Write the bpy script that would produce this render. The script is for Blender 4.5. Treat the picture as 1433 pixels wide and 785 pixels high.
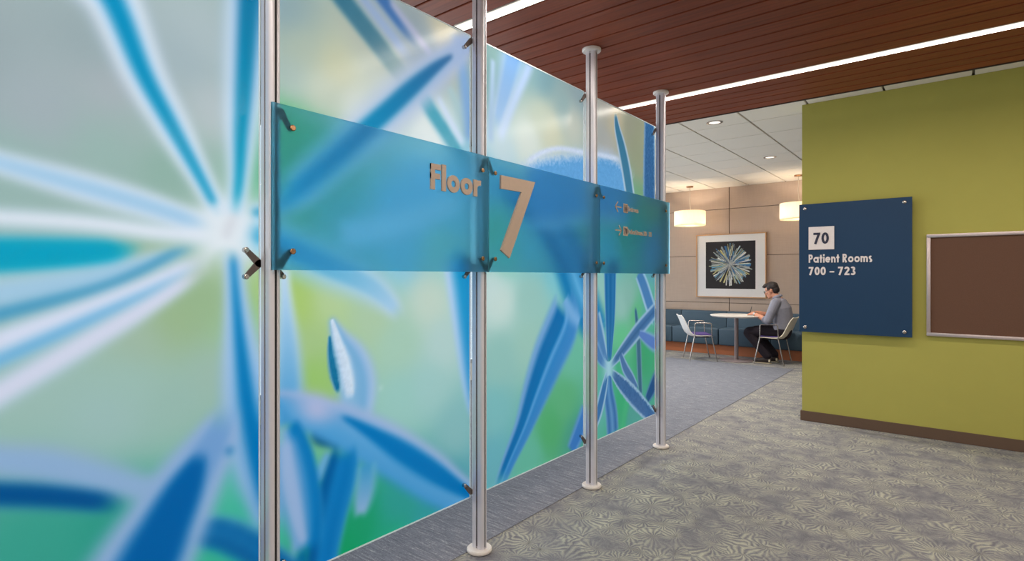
import bpy, bmesh, math, random
import numpy as np
from mathutils import Vector, Matrix, noise as mnoise

random.seed(7)
for _o in list(bpy.data.objects):
    bpy.data.objects.remove(_o)
scene = bpy.context.scene
C = scene.collection
R = math.radians

# ------------------------------------------------------------------ camera
cam_d = bpy.data.cameras.new('camera')
cam = bpy.data.objects.new('camera', cam_d)
C.objects.link(cam)
cam.location = (0, 0, 1.35)
cam.rotation_euler = (R(90), 0, R(38.84))
cam_d.sensor_width = 36.0
cam_d.lens = 36.0 * 778 / 1433
cam_d.shift_y = -5.5 / 1433
cam_d.clip_start = 0.05
scene.camera = cam

# ------------------------------------------------------------------ world, added backlight, exposure
scene.view_settings.view_transform = 'Standard'
scene.view_settings.look = 'None'
scene.view_settings.exposure = 0.0
scene.view_settings.gamma = 1.0
scene.view_settings.use_curve_mapping = False
world = bpy.data.worlds.new('sky')
scene.world = world
world.use_nodes = True
world.node_tree.nodes['Background'].inputs[0].default_value = (0.75, 0.87, 1.0, 1)
world.node_tree.nodes['Background'].inputs[1].default_value = 1.0


def area(name, loc, rot, sx, sy, power, col):
    d = bpy.data.lights.new(name, 'AREA')
    d.shape = 'RECTANGLE'
    d.size, d.size_y, d.energy, d.color = sx, sy, power, col
    o = bpy.data.objects.new(name, d)
    C.objects.link(o)
    o.location = loc
    o.rotation_euler = rot
    return o


# added light outside the unseen window wall, backlights the glass screen
BACKLIGHT_W = 225
area('window_daylight', (-5.25, 3.9, 1.5), (0, R(-90), 0), 2.5, 12.4, BACKLIGHT_W, (0.97, 0.99, 1.0))
STRIP_W = 44
DOWN_W = 36
PENDANT_W = 13
WARM = (1.0, 0.91, 0.80)

# ------------------------------------------------------------------ node helpers


def lin(r, g, b):
    f = lambda v: ((v / 255 + .055) / 1.055) ** 2.4 if v > 10.3 else v / 255 / 12.92
    return (f(r), f(g), f(b), 1.0)


class NT:
    def __init__(s, name):
        s.m = bpy.data.materials.new(name)
        s.m.use_nodes = True
        s.t = s.m.node_tree
        s.t.nodes.clear()
        s.out = s.t.nodes.new('ShaderNodeOutputMaterial')

    def n(s, kind, ins=None, **kw):
        nd = s.t.nodes.new(kind)
        for k, v in kw.items():
            setattr(nd, k, v)
        for k, v in (ins or {}).items():
            s.put(nd.inputs[k], v)
        return nd

    def put(s, sock, v):
        if isinstance(v, bpy.types.NodeSocket):
            s.t.links.new(v, sock)
        elif isinstance(v, bpy.types.Node):
            s.t.links.new(v.outputs[0], sock)
        else:
            sock.default_value = v

    def math(s, op, a, b=0.0, c=None, clamp=False):
        nd = s.n('ShaderNodeMath', {0: a, 1: b}, operation=op, use_clamp=clamp)
        if c is not None:
            s.put(nd.inputs[2], c)
        return nd.outputs[0]

    def mix(s, fac, a, b, mode='MIX'):
        nd = s.n('ShaderNodeMix', data_type='RGBA', blend_type=mode)
        s.put(nd.inputs[0], fac)
        s.put(nd.inputs[6], a)
        s.put(nd.inputs[7], b)
        return nd.outputs[2]

    def pos(s, scale=(1, 1, 1), obj=False):
        tc = s.n('ShaderNodeTexCoord') if obj else s.n('ShaderNodeNewGeometry')
        o = tc.outputs['Object'] if obj else tc.outputs['Position']
        return s.n('ShaderNodeMapping', {'Vector': o, 'Scale': scale}).outputs[0]

    def noise(s, vec, scale, detail=2.0, rough=.5, dist=0.0):
        return s.n('ShaderNodeTexNoise', {'Vector': vec, 'Scale': scale, 'Detail': detail, 'Roughness': rough, 'Distortion': dist}).outputs[0]

    def ramp(s, fac, stops):
        nd = s.n('ShaderNodeValToRGB', {'Fac': fac})
        e = nd.color_ramp.elements
        while len(e) < len(stops):
            e.new(.5)
        for i, (p, c) in enumerate(stops):
            e[i].position = p
            e[i].color = c if len(c) == 4 else (*c, 1)
        return nd.outputs[0]

    def bsdf(s, color, rough=.5, metal=0.0, spec=.5, normal=None, **extra):
        nd = s.n('ShaderNodeBsdfPrincipled', {'Base Color': color, 'Roughness': rough, 'Metallic': metal, 'Specular IOR Level': spec})
        if normal is not None:
            s.put(nd.inputs['Normal'], normal)
        for k, v in extra.items():
            s.put(nd.inputs[k], v)
        return nd.outputs[0]

    def bump(s, h, strength=.3, dist=.01):
        return s.n('ShaderNodeBump', {'Height': h, 'Strength': strength, 'Distance': dist}).outputs[0]

    def end(s, sh):
        s.t.links.new(sh if isinstance(sh, bpy.types.NodeSocket) else sh.outputs[0], s.out.inputs[0])
        return s.m


M = {}


def plain(name, rgb, rough=.5, metal=0.0, spec=.5, grain=0.06, gscale=60, bump=0.0, **extra):
    """a colour with a faint procedural mottling"""
    t = NT(name)
    p = t.pos(obj=True)
    nz = t.noise(p, gscale, 3)
    c = lin(*rgb)
    k = 1 + grain
    col = t.mix(nz, (c[0] / k, c[1] / k, c[2] / k, 1), (min(c[0] * k, 1), min(c[1] * k, 1), min(c[2] * k, 1), 1))
    nrm = t.bump(nz, bump, .002) if bump else None
    M[name] = t.end(t.bsdf(col, rough, metal, spec, nrm, **extra))
    return M[name]


plain('aluminium', (222, 219, 226), .42, .3, .5, .03, 20)
plain('flange_paint', (226, 218, 212), .4, .1)
plain('dark_groove', (34, 30, 32), .7)
plain('bracket_metal', (112, 99, 92), .4, .45)
plain('bolt_steel', (190, 182, 176), .25, 1.0)
plain('bolt_bronze', (176, 132, 98), .3, 1.0)
plain('letter_tan', (190, 168, 152), .5, .15)
plain('letter_white', (232, 222, 220), .5)
plain('letter_navy', (40, 42, 66), .5)
plain('green_wall', (174, 168, 86), .75, 0, .3, .03, 8, .02)
plain('brown_base', (96, 74, 58), .6)
plain('sign_navy', (28, 60, 92), .45, 0, .3, .03, 4)
plain('sign_edge', (24, 52, 86), .3)
plain('white_paint', (226, 224, 220), .8, 0, .3)
plain('tile_white', (238, 229, 217), .9, 0, .2, .05, 120, .25)
plain('grid_white', (150, 140, 128), .6)  # darker than the tiles: shade of the grid grooves put into the colour
plain('light_housing', (230, 222, 210), .5)
plain('frame_wood', (206, 160, 118), .5)
plain('mat_white', (236, 232, 232), .7)
plain('bench_blue', (70, 92, 110), .5, 0, .4, .05, 30, .05)
plain('plinth_orange', (186, 112, 74), .55)
plain('table_white', (236, 230, 224), .35)
plain('table_metal', (150, 136, 138), .45, .3)
plain('chair_white', (238, 234, 232), .4)
plain('chair_cream', (236, 226, 206), .4)
plain('chrome', (196, 188, 184), .22, 1.0)
plain('cushion_violet', (92, 76, 138), .85, 0, .2, .1, 80, .1)
plain('skin', (214, 150, 122), .5, 0, .4, .05, 30)
plain('lips', (186, 112, 100), .5)
plain('hair', (46, 38, 38), .5, 0, .4, .35, 60, .4)
plain('shirt', (142, 142, 156), .85, 0, .2, .12, 40, .1)
plain('trousers', (44, 38, 46), .85, 0, .2, .1, 50)
plain('shoe_dark', (58, 48, 48), .6)
plain('shoe_cream', (226, 212, 184), .6)
plain('spectacle_black', (28, 26, 30), .3)
plain('watch_metal', (170, 168, 168), .3, .9)
plain('paper', (240, 238, 234), .8)
plain('pen_black', (30, 30, 34), .3)
plain('board_frame', (206, 192, 192), .3, .7)
plain('board_brown', (104, 76, 62), .9, 0, .2, .2, 200, .2)
plain('window_metal', (188, 190, 194), .4, .6)
plain('trim_dark', (48, 32, 28), .6)
plain('cord_white', (236, 226, 210), .5)


def mk_emit(name, col, strength):
    t = NT(name)
    nz = t.noise(t.pos(obj=True), 3, 1)
    c = t.mix(nz, col, (col[0] * .97, col[1] * .97, col[2] * .97, 1))
    M[name] = t.end(t.n('ShaderNodeEmission', {'Color': c, 'Strength': strength}))


mk_emit('strip_glow', (1.0, .93, .82, 1), 1.3)
mk_emit('lamp_glow', (1.0, .80, .52, 1), 3.0)

# grey linear carpet: fine streaks along X
t = NT('carpet_grey')
n1 = t.noise(t.pos((7, 90, 1)), 1.0, 4, .6)
n2 = t.noise(t.pos((45, 260, 1)), 1.0, 2, .6)
n3 = t.noise(t.pos((1, 1, 1)), 160, 2, .7)
h = t.math('ADD', t.math('MULTIPLY', n1, .55), t.math('ADD', t.math('MULTIPLY', n2, .3), t.math('MULTIPLY', n3, .35)))
col = t.ramp(h, [(.42, lin(92, 95, 106)), (.56, lin(116, 119, 131)), (.66, lin(132, 135, 145)), (.78, lin(190, 191, 192))])
M['carpet_grey'] = t.end(t.bsdf(col, .95, 0, .1, t.bump(h, .5, .006)))

# patterned carpet: bursts of ribbed leaves in olive over mauve grey
t = NT('carpet_leaf')
p = t.pos((1, 1, 0))
wob = t.n('ShaderNodeTexNoise', {'Vector': p, 'Scale': 6.0, 'Detail': 3.0})
sc_ = t.n('ShaderNodeVectorMath', {0: wob.outputs[1], 1: (.11, .11, 0)}, operation='MULTIPLY')
pw = t.n('ShaderNodeVectorMath', {0: p, 1: sc_.outputs[0]}, operation='ADD').outputs[0]


def burst(scale, off, ribs):
    q = t.n('ShaderNodeVectorMath', {0: pw, 1: (off, off * .7, 0)}, operation='ADD').outputs[0]
    vo = t.n('ShaderNodeTexVoronoi', {'Vector': q, 'Scale': scale, 'Randomness': .95}, voronoi_dimensions='2D')
    d = t.n('ShaderNodeVectorMath', {0: q, 1: vo.outputs['Position']}, operation='SUBTRACT').outputs[0]
    sp = t.n('ShaderNodeSeparateXYZ', {0: d})
    ang = t.math('ARCTAN2', sp.outputs[1], sp.outputs[0])
    rad = vo.outputs['Distance']
    sw = t.math('MULTIPLY', rad, 5.0)
    ph = t.math('ADD', t.math('MULTIPLY', ang, ribs), t.math('MULTIPLY', sw, 1.2))
    rib = t.math('MULTIPLY_ADD', t.math('SINE', ph), .5, .5)
    return rib, rad


r1, d1 = burst(6.2, 0.0, 19.0)
r2, d2 = burst(8.0, 3.7, 15.0)
pick = t.math('GREATER_THAN', t.noise(pw, 3.2, 1), .52)
rib = t.math('ADD', t.math('MULTIPLY', r1, t.math('SUBTRACT', 1.0, pick)), t.math('MULTIPLY', r2, pick))
lay = t.noise(pw, 12.0, 4, .65)
show = t.math('MULTIPLY_ADD', t.noise(pw, 4.5, 1), 2.6, -.7, clamp=True)
fine = t.noise(t.pos((1, 1, 1)), 190, 2, .7)
hh = t.math('ADD', t.math('MULTIPLY', t.math('MULTIPLY', rib, show), .27), t.math('ADD', t.math('MULTIPLY', lay, .46), t.math('MULTIPLY', fine, .34)))
col = t.ramp(hh, [(.30, lin(108, 107, 116)), (.44, lin(132, 131, 135)), (.56, lin(157, 156, 148)), (.74, lin(186, 184, 168))])
M['carpet_leaf'] = t.end(t.bsdf(col, .95, 0, .1, t.bump(hh, .7, .012)))

# reddish stained wood planks, grain along X
t = NT('plank_wood')
oi = t.n('ShaderNodeObjectInfo')
off = t.n('ShaderNodeCombineXYZ', {0: t.math('MULTIPLY', oi.outputs['Random'], 17.0), 1: t.math('MULTIPLY', oi.outputs['Random'], 5.0), 2: 0.0})
pp = t.n('ShaderNodeVectorMath', {0: t.pos((.9, 26, 26)), 1: off.outputs[0]}, operation='ADD').outputs[0]
g = t.noise(pp, 1.6, 5, .6, .6)
c1 = t.ramp(g, [(.25, lin(108, 47, 24)), (.5, lin(134, 61, 34)), (.75, lin(152, 74, 42))])
c2 = t.mix(t.math('MULTIPLY', oi.outputs['Random'], .35), c1, lin(104, 46, 26))
M['plank_wood'] = t.end(t.bsdf(c2, .45, 0, .25, t.bump(g, .05, .003)))

# taupe wall covering of the back wall
t = NT('wall_fabric')
g = t.noise(t.pos((60, 60, 4)), 1.0, 3)
g2 = t.noise(t.pos((4, 4, 80)), 1.0, 3)
col = t.mix(t.math('MULTIPLY', t.math('ADD', g, g2), .5), lin(186, 163, 148), lin(208, 187, 172))
M['wall_fabric'] = t.end(t.bsdf(col, .7, 0, .25))

# clear window glass
t = NT('window_glass')
fr = t.n('ShaderNodeFresnel', {'IOR': 1.3})
gl = t.n('ShaderNodeBsdfGlossy', {'Roughness': .03})
tr = t.n('ShaderNodeBsdfTransparent', {'Color': (.97, .99, .99, 1)})
M['window_glass'] = t.end(t.n('ShaderNodeMixShader', {0: fr, 1: tr, 2: gl}))

# the printed mural film: light from behind shines through the ink
t = NT('mural_print')
at = t.n('ShaderNodeAttribute', attribute_name='ink')
gn = t.noise(t.pos(), 420, 2)
ink = t.mix(.10, at.outputs['Color'], t.mix(gn, (.30, .30, .30, 1), (.70, .70, .70, 1)), 'SOFT_LIGHT')
tl = t.n('ShaderNodeBsdfTranslucent', {'Color': ink})
df = t.n('ShaderNodeBsdfDiffuse', {'Color': ink})
gs = t.n('ShaderNodeBsdfGlossy', {'Roughness': .18, 'Color': (1, 1, 1, 1)})
m1 = t.n('ShaderNodeMixShader', {0: .12, 1: tl, 2: df})
fr = t.n('ShaderNodeFresnel', {'IOR': 1.22})
M['mural_print'] = t.end(t.n('ShaderNodeMixShader', {0: fr, 1: m1, 2: gs}))

t = NT('glass_edge')
gn = t.noise(t.pos(), 40, 2)
col = t.mix(gn, (.86, .95, .97, 1), (.95, .98, 1, 1))
tl = t.n('ShaderNodeBsdfTranslucent', {'Color': col})
df = t.n('ShaderNodeBsdfDiffuse', {'Color': col})
M['glass_edge'] = t.end(t.n('ShaderNodeMixShader', {0: .4, 1: tl, 2: df}))

# frosted blue acid-etched glass of the hanging signs
t = NT('frosted_blue')
gn = t.noise(t.pos(), 3, 2)
tint = t.mix(gn, (.49, .82, .94, 1), (.53, .85, .97, 1))
rf = t.n('ShaderNodeBsdfRefraction', {'Color': tint, 'Roughness': .58, 'IOR': 1.3})
df = t.n('ShaderNodeBsdfDiffuse', {'Color': lin(84, 156, 190)})
gs = t.n('ShaderNodeBsdfGlossy', {'Roughness': .3, 'Color': (1, 1, 1, 1)})
m1 = t.n('ShaderNodeMixShader', {0: .11, 1: rf, 2: df})
fr = t.n('ShaderNodeFresnel', {'IOR': 1.2})
M['frosted_blue'] = t.end(t.n('ShaderNodeMixShader', {0: fr, 1: m1, 2: gs}))

# fabric drum shade lit from inside
t = NT('shade_fabric')
gn = t.noise(t.pos((80, 80, 8)), 1, 2)
col = t.mix(gn, lin(250, 240, 222), lin(255, 250, 238))
tl = t.n('ShaderNodeBsdfTranslucent', {'Color': col})
df = t.n('ShaderNodeBsdfDiffuse', {'Color': col})
M['shade_fabric'] = t.end(t.n('ShaderNodeMixShader', {0: .45, 1: tl, 2: df}))

t = NT('art_print')
at = t.n('ShaderNodeAttribute', attribute_name='ink')
M['art_print'] = t.end(t.bsdf(at.outputs['Color'], .5, 0, .3))

# ------------------------------------------------------------------ mesh helpers


def shade(me, ang=40):
    for pl in me.polygons:
        pl.use_smooth = True
    if hasattr(me, 'set_sharp_from_angle'):
        me.set_sharp_from_angle(angle=R(ang))


def link(name, me, mat=None, parent=None):
    if mat is not None and not me.materials:
        me.materials.append(M[mat] if isinstance(mat, str) else mat)
    o = bpy.data.objects.new(name, me)
    C.objects.link(o)
    if parent is not None:
        o.parent = parent
    return o


def mesh(bm, name, smooth=40):
    bmesh.ops.recalc_face_normals(bm, faces=bm.faces)
    me = bpy.data.meshes.new(name)
    bm.to_mesh(me)
    bm.free()
    if smooth:
        shade(me, smooth)
    return me


def obj(name, bm, mat, parent=None, smooth=40):
    return link(name, mesh(bm, name, smooth), mat, parent)


def tag(o, label, cat=None, group=None, kind=None):
    if label:
        o['label'] = label
    if cat:
        o['category'] = cat
    if group:
        o['group'] = group
    if kind:
        o['kind'] = kind
    return o


def thing(name, label, cat, loc=(0, 0, 0), rz=0.0, group=None):
    o = bpy.data.objects.new(name, None)
    o.empty_display_size = .1
    C.objects.link(o)
    o.location = loc
    o.rotation_euler = (0, 0, rz)
    return tag(o, label, cat, group)


def copy_tree(o, parent=None):
    c = o.copy()
    C.objects.link(c)
    c.parent = parent
    for ch in list(o.children):
        copy_tree(ch, c)
    return c


def NB():
    return bmesh.new()


def box(bm, x0, x1, y0, y1, z0, z1, bev=0.0, seg=2):
    vs = [bm.verts.new((x, y, z)) for x in (x0, x1) for y in (y0, y1) for z in (z0, z1)]
    fs = [bm.faces.new([vs[i] for i in q]) for q in ((0, 1, 3, 2), (4, 6, 7, 5), (0, 4, 5, 1), (2, 3, 7, 6), (0, 2, 6, 4), (1, 5, 7, 3))]
    if bev:
        es = list({e for f in fs for e in f.edges})
        bmesh.ops.bevel(bm, geom=es, offset=bev, segments=seg, profile=.5, affect='EDGES')
    return bm


def bx(*a, **k):
    return box(NB(), *a, **k)


def frame_at(pts, i):
    a = Vector(pts[max(i - 1, 0)])
    b = Vector(pts[min(i + 1, len(pts) - 1)])
    return (b - a).normalized()


def tube(bm, pts, rad, n=10, cap=True, up=(0, 0, 1)):
    """round tube through points; rad is one radius, one per point, or (side, up) pairs per point"""
    pts = [Vector(p) for p in pts]
    rings = []
    prev = None
    for i, p in enumerate(pts):
        d = frame_at(pts, i)
        ref = Vector(up)
        if prev is None:
            side = d.cross(ref)
            if side.length < 1e-3:
                side = d.cross(Vector((1, 0, 0)))
        else:
            side = prev - d * prev.dot(d)
        side.normalize()
        prev = side
        u2 = side.cross(d).normalized()
        r = rad[i] if isinstance(rad, (list, tuple)) else rad
        ra, rb = r if isinstance(r, (list, tuple)) else (r, r)
        rings.append([bm.verts.new(p + side * math.cos(2 * math.pi * k / n) * ra + u2 * math.sin(2 * math.pi * k / n) * rb) for k in range(n)])
    for A, B in zip(rings, rings[1:]):
        for k in range(n):
            bm.faces.new((A[k], A[(k + 1) % n], B[(k + 1) % n], B[k]))
    if cap:
        bm.faces.new(rings[0][::-1])
        bm.faces.new(rings[-1])
    return bm


def lathe(bm, prof, n=24, cx=0, cy=0, cz=0, axis='z'):
    rings = []
    for r, h in prof:
        ring = []
        for k in range(n):
            a = 2 * math.pi * k / n
            q = (r * math.cos(a), r * math.sin(a), h)
            if axis == 'x':
                q = (h, q[0], q[1])
            elif axis == 'y':
                q = (q[0], h, q[1])
            ring.append(bm.verts.new((cx + q[0], cy + q[1], cz + q[2])))
        rings.append(ring)
    for A, B in zip(rings, rings[1:]):
        for k in range(n):
            bm.faces.new((A[k], A[(k + 1) % n], B[(k + 1) % n], B[k]))
    bm.faces.new(rings[0][::-1])
    bm.faces.new(rings[-1])
    return bm


def prism(bm, poly, d0, d1, put):
    """extrude a 2-D polygon between depths d0 and d1; put(a, b, d) places a point"""
    A = [bm.verts.new(put(a, b, d0)) for a, b in poly]
    B = [bm.verts.new(put(a, b, d1)) for a, b in poly]
    n = len(poly)
    bm.faces.new(A[::-1])
    bm.faces.new(B)
    for k in range(n):
        bm.faces.new((A[k], A[(k + 1) % n], B[(k + 1) % n], B[k]))
    return bm


def fillet(pts, r, n=5):
    """round the inner corners of a polyline"""
    pts = [Vector(p) for p in pts]
    out = [pts[0]]
    for a, b, c in zip(pts, pts[1:], pts[2:]):
        d1, d2 = (a - b), (c - b)
        k = min(r, d1.length * .45, d2.length * .45)
        p, q = b + d1.normalized() * k, b + d2.normalized() * k
        for i in range(n + 1):
            s = i / n
            out.append(p * (1 - s) ** 2 + b * 2 * s * (1 - s) + q * s * s)
    out.append(pts[-1])
    return out

# ------------------------------------------------------------------ structure
WOOD_Z, TILE_Z = 2.81, 2.965
XL, XR, YN, YF = -4.95, 3.0, -2.5, 10.28

fl = obj('floor', bx(XL - .1, XR + .1, YN - .1, YF + .12, -.06, 0), 'carpet_leaf', smooth=0)
tag(fl, 'patterned leaf carpet floor in olive and mauve grey', kind='structure')
o = obj('grey_carpet', bx(XL, -1.88, YN, 8.86, -.02, .003), 'carpet_grey', fl, 0)
tag(o, 'plain grey carpet with fine pale streaks')

wc = obj('ceiling_wood', bx(-2.33, XR, YN, 5.08, WOOD_Z + .03, WOOD_Z + .09), 'dark_groove', smooth=0)
tag(wc, 'reddish brown ceiling of narrow wooden planks', kind='structure')
STRIPS = [(-1.69, -1.60), (.31, .40), (2.31, 2.40), (4.31, 4.41)]  # first two are out of sight, added as fill light
edges = [(YN, STRIPS[0][0])] + [(a[1], b[0]) for a, b in zip(STRIPS, STRIPS[1:])] + [(STRIPS[-1][1], 5.08)]
plank_meshes = {}
for y0, y1 in edges:
    n = max(1, round((y1 - y0) / .147))
    w = (y1 - y0) / n
    key = round(w, 4)
    if key not in plank_meshes:
        plank_meshes[key] = mesh(bx(-2.325, XR - .01, -w / 2 + .006, w / 2 - .006, 0, .028, bev=.003, seg=1), 'plank', 30)
    for i in range(n):
        p = link('plank', plank_meshes[key], 'plank_wood', wc)
        p.location = (0, y0 + w * (i + .5), WOOD_Z)
tag(obj('trim_1', bx(-2.345, -2.33, YN, 5.095, WOOD_Z - .004, TILE_Z + .02), 'trim_dark', smooth=0), 'dark edge trim along the end of the wooden ceiling', kind='structure')
tag(obj('trim_2', bx(-2.33, XR, 5.08, 5.095, WOOD_Z - .004, TILE_Z + .02), 'trim_dark', smooth=0), 'dark edge trim across the far side of the wooden ceiling', kind='structure')

ac = obj('ceiling', bx(XL - .1, XR + .1, YN - .1, YF + .12, TILE_Z + .022, TILE_Z + .08), 'grid_white', smooth=0)
tag(ac, 'white acoustic tile ceiling with a lay-in grid', kind='structure')
tile_me = {}
for ix in range(-9, 9):
    xa, xb = -1.705 + .597 * ix, -1.705 + .597 * (ix + 1)
    xa, xb = max(xa, XL), min(xb, XR)
    if xb - xa < .05:
        continue
    for iy in range(-1, 8):
        ya, yb = max(5.48 + .6 * iy, 5.095), min(5.48 + .6 * (iy + 1), YF)
        key = (round(xb - xa, 3), round(yb - ya, 3))
        if key not in tile_me:
            hx, hy = key[0] / 2, key[1] / 2
            tile_me[key] = mesh(bx(-hx + .009, hx - .009, -hy + .0075, hy - .0075, 0, .02, bev=.002, seg=1), 'ceiling_tile', 30)
        q = link('ceiling_tile', tile_me[key], 'tile_white', ac)
        q.location = ((xa + xb) / 2, (ya + yb) / 2, TILE_Z)

wb = obj('wall_back', bx(XL - .1, XR + .1, YF + .02, YF + .12, 0, TILE_Z + .03), 'trim_dark', smooth=0)
tag(wb, 'taupe panelled back wall behind the bench', kind='structure')
pxs = [XL - .1, -4.89, -3.24, -1.59, .06, 1.71, XR]
pzs = [0.0, .873, 1.727, 2.577, TILE_Z + .01]
for xa, xb in zip(pxs, pxs[1:]):
    for za, zb in zip(pzs, pzs[1:]):
        obj('wall_panel', bx(xa + .006, xb - .006, YF, YF + .03, za + .004, zb - .004, bev=.002, seg=1), 'wall_fabric', wb, 30)

wg = obj('wall_right', bx(-1.156, XR, 5.79, 6.0, 0, TILE_Z - .001), 'green_wall', smooth=0)
tag(wg, 'olive green painted wall carrying the navy sign', kind='structure')
bb = NB()
box(bb, -1.168, XR, 5.778, 5.79, .001, .093, .002, 1)
box(bb, -1.168, -1.156, 5.79, 6.0, .001, .093, .002, 1)
tag(obj('baseboard_right', bb, 'brown_base', smooth=30), 'dark brown baseboard under the green wall', kind='structure')
tag(obj('wall_far_right', bx(XR, XR + .1, YN, YF, 0, TILE_Z + .02), 'white_paint', smooth=0), 'white side wall out of view to the right', kind='structure')
tag(obj('wall_rear', bx(XL, XR, YN - .1, YN, 0, TILE_Z + .02), 'white_paint', smooth=0), 'white wall behind the viewer', kind='structure')
wl = NB()  # unseen window wall, added so the printed panes glow from behind
box(wl, XL - .1, XL, YN, YF, 0, .22)
box(wl, XL - .1, XL, YN, YF, 2.78, TILE_Z + .02)
tag(obj('wall_left', wl, 'white_paint', smooth=0), 'window wall behind the printed glass screen', kind='structure')
ys = np.linspace(YN, YF, 7)
for i in range(6):
    fm = NB()
    a, b = ys[i], ys[i + 1]
    for q in ((a, a + .04, .22, 2.78), (b - .04, b, .22, 2.78), (a + .04, b - .04, .22, .27), (a + .04, b - .04, 2.73, 2.78)):
        box(fm, XL - .08, XL - .01, *q)
    wn = obj('window_%d' % (i + 1), fm, 'window_metal', smooth=0)
    tag(wn, 'tall metal framed window in the wall behind the glass screen', kind='structure')
    obj('pane', bx(XL - .05, XL - .042, a + .041, b - .041, .271, 2.729), 'window_glass', wn, 0)

# ------------------------------------------------------------------ ceiling strip lights
lab = ['slim recessed ceiling light strip behind the viewer over the corridor', 'slim recessed ceiling light strip above the viewer, next to the rear one',
       'slim recessed ceiling light strip crossing above the second metal post', 'slim recessed ceiling light strip nearest the white tile ceiling']
for i, (y0, y1) in enumerate(STRIPS):
    yc = (y0 + y1) / 2
    t_ = thing('strip_light', lab[i], 'ceiling light', (0, yc, WOOD_Z), 0, 'light strips in the wooden ceiling')
    h = (y1 - y0) / 2 - .002
    hb = NB()
    x0, x1 = -2.30, XR - .05
    for q in ((x0, x1, -h, -h + .006), (x0, x1, h - .006, h), (x0, x0 + .008, -h + .006, h - .006), (x1 - .008, x1, -h + .006, h - .006)):
        box(hb, *q, .001, .029)
    obj('housing', hb, 'light_housing', t_, 0)
    obj('diffuser', bx(x0 + .008, x1 - .008, -h + .006, h - .006, .008, .020), 'strip_glow', t_, 0)
    l = area('strip_lamp', ((x0 + x1) / 2, 0, .005), (0, 0, 0), x1 - x0 - .03, 2 * h - .016, STRIP_W, WARM)
    l.parent = t_

# ------------------------------------------------------------------ posts of the screen
PX = -1.84
POST_Y = [.965, 2.03, 3.10, 4.162]
GLASS_X, SIGN_X = -1.895, -1.785
G_BOT, G_TOP = .253, 2.548
S_BOT, S_TOP = 1.372, 1.932


def post_profile(a=.037, b=.0205, r=.015, g=.0048, d=.008):
    """rounded bar section with a slot in the middle of each face"""
    pts = []
    def corner(cx, cy, a0):
        for k in range(6):
            an = a0 + math.pi / 2 * k / 5
            pts.append((cx + r * math.cos(an), cy + r * math.sin(an)))
    corner(a - r, b - r, 0)
    pts.extend([(g, b), (g, b - d), (-g, b - d), (-g, b)])
    corner(-(a - r), b - r, math.pi / 2)
    pts.extend([(-a, g * .9), (-a + d, g * .9), (-a + d, -g * .9), (-a, -g * .9)])
    corner(-(a - r), -(b - r), math.pi)
    pts.extend([(-g, -b), (-g, -b + d), (g, -b + d), (g, -b)])
    corner(a - r, -(b - r), 3 * math.pi / 2)
    pts.extend([(a, -g * .9), (a - d, -g * .9), (a - d, g * .9), (a, g * .9)])
    return pts


shaft_me = mesh(prism(NB(), post_profile(), .02, WOOD_Z - .018, lambda a, b, d: (a, b, d)), 'shaft', 40)
slot = NB()
for cx, cy, hx, hy in ((0, -.0205 + .0040, .0046, .0012), (0, .0205 - .0040, .0046, .0012), (.037 - .0040, 0, .0012, .004), (-.037 + .0040, 0, .0012, .004)):
    box(slot, cx - hx, cx + hx, cy - hy, cy + hy, .03, WOOD_Z - .03)
slot_me = mesh(slot, 'slot_strip', 0)
fl_prof = [(.030, .0035), (.060, .0035), (.062, .006), (.062, .015), (.058, .020), (.030, .020)]
flo_me = mesh(lathe(NB(), fl_prof, 40), 'floor_flange', 40)
cfl_me = mesh(lathe(NB(), [(.030, WOOD_Z - .018), (.057, WOOD_Z - .018), (.060, WOOD_Z - .014), (.060, WOOD_Z - .001), (.030, WOOD_Z - .001)], 40), 'ceiling_flange', 40)


def arm_poly(p, q, w0, w1, n=6):
    """tapered arm with round ends from p to q in a plane"""
    p, q = Vector(p), Vector(q)
    d = (q - p).normalized()
    a0 = math.atan2(d.y, d.x)
    pts = []
    for k in range(n + 1):
        an = a0 + math.pi / 2 + math.pi * k / n
        pts.append((p.x + w0 * math.cos(an), p.y + w0 * math.sin(an)))
    for k in range(n + 1):
        an = a0 - math.pi / 2 + math.pi * k / n
        pts.append((q.x + w1 * math.cos(an), q.y + w1 * math.sin(an)))
    return pts


def bracket(parent, x0, x1, hub, ends, z, bolts_x, boltmat, name='spider_bracket'):
    """flat clamp in the plane of the glass: hub at (y, 0), arms to ends, round bolts"""
    bm = NB()
    for e in ends:
        prism(bm, arm_poly(hub, e, .013, .0085), x0, x1, lambda a, b, d: (d, a, b + z))
    br = obj(name, bm, 'bracket_metal', parent, 30)
    if bolts_x is not None:
        for e in ends:
            bb_ = NB()
            lathe(bb_, [(.0085, bolts_x[0]), (.0095, bolts_x[0] + .002), (.0095, bolts_x[1] - .003), (.006, bolts_x[1])], 14, 0, e[0], z + e[1], 'x')
            obj('bolt', bb_, boltmat, br, 40)
    return br


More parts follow.
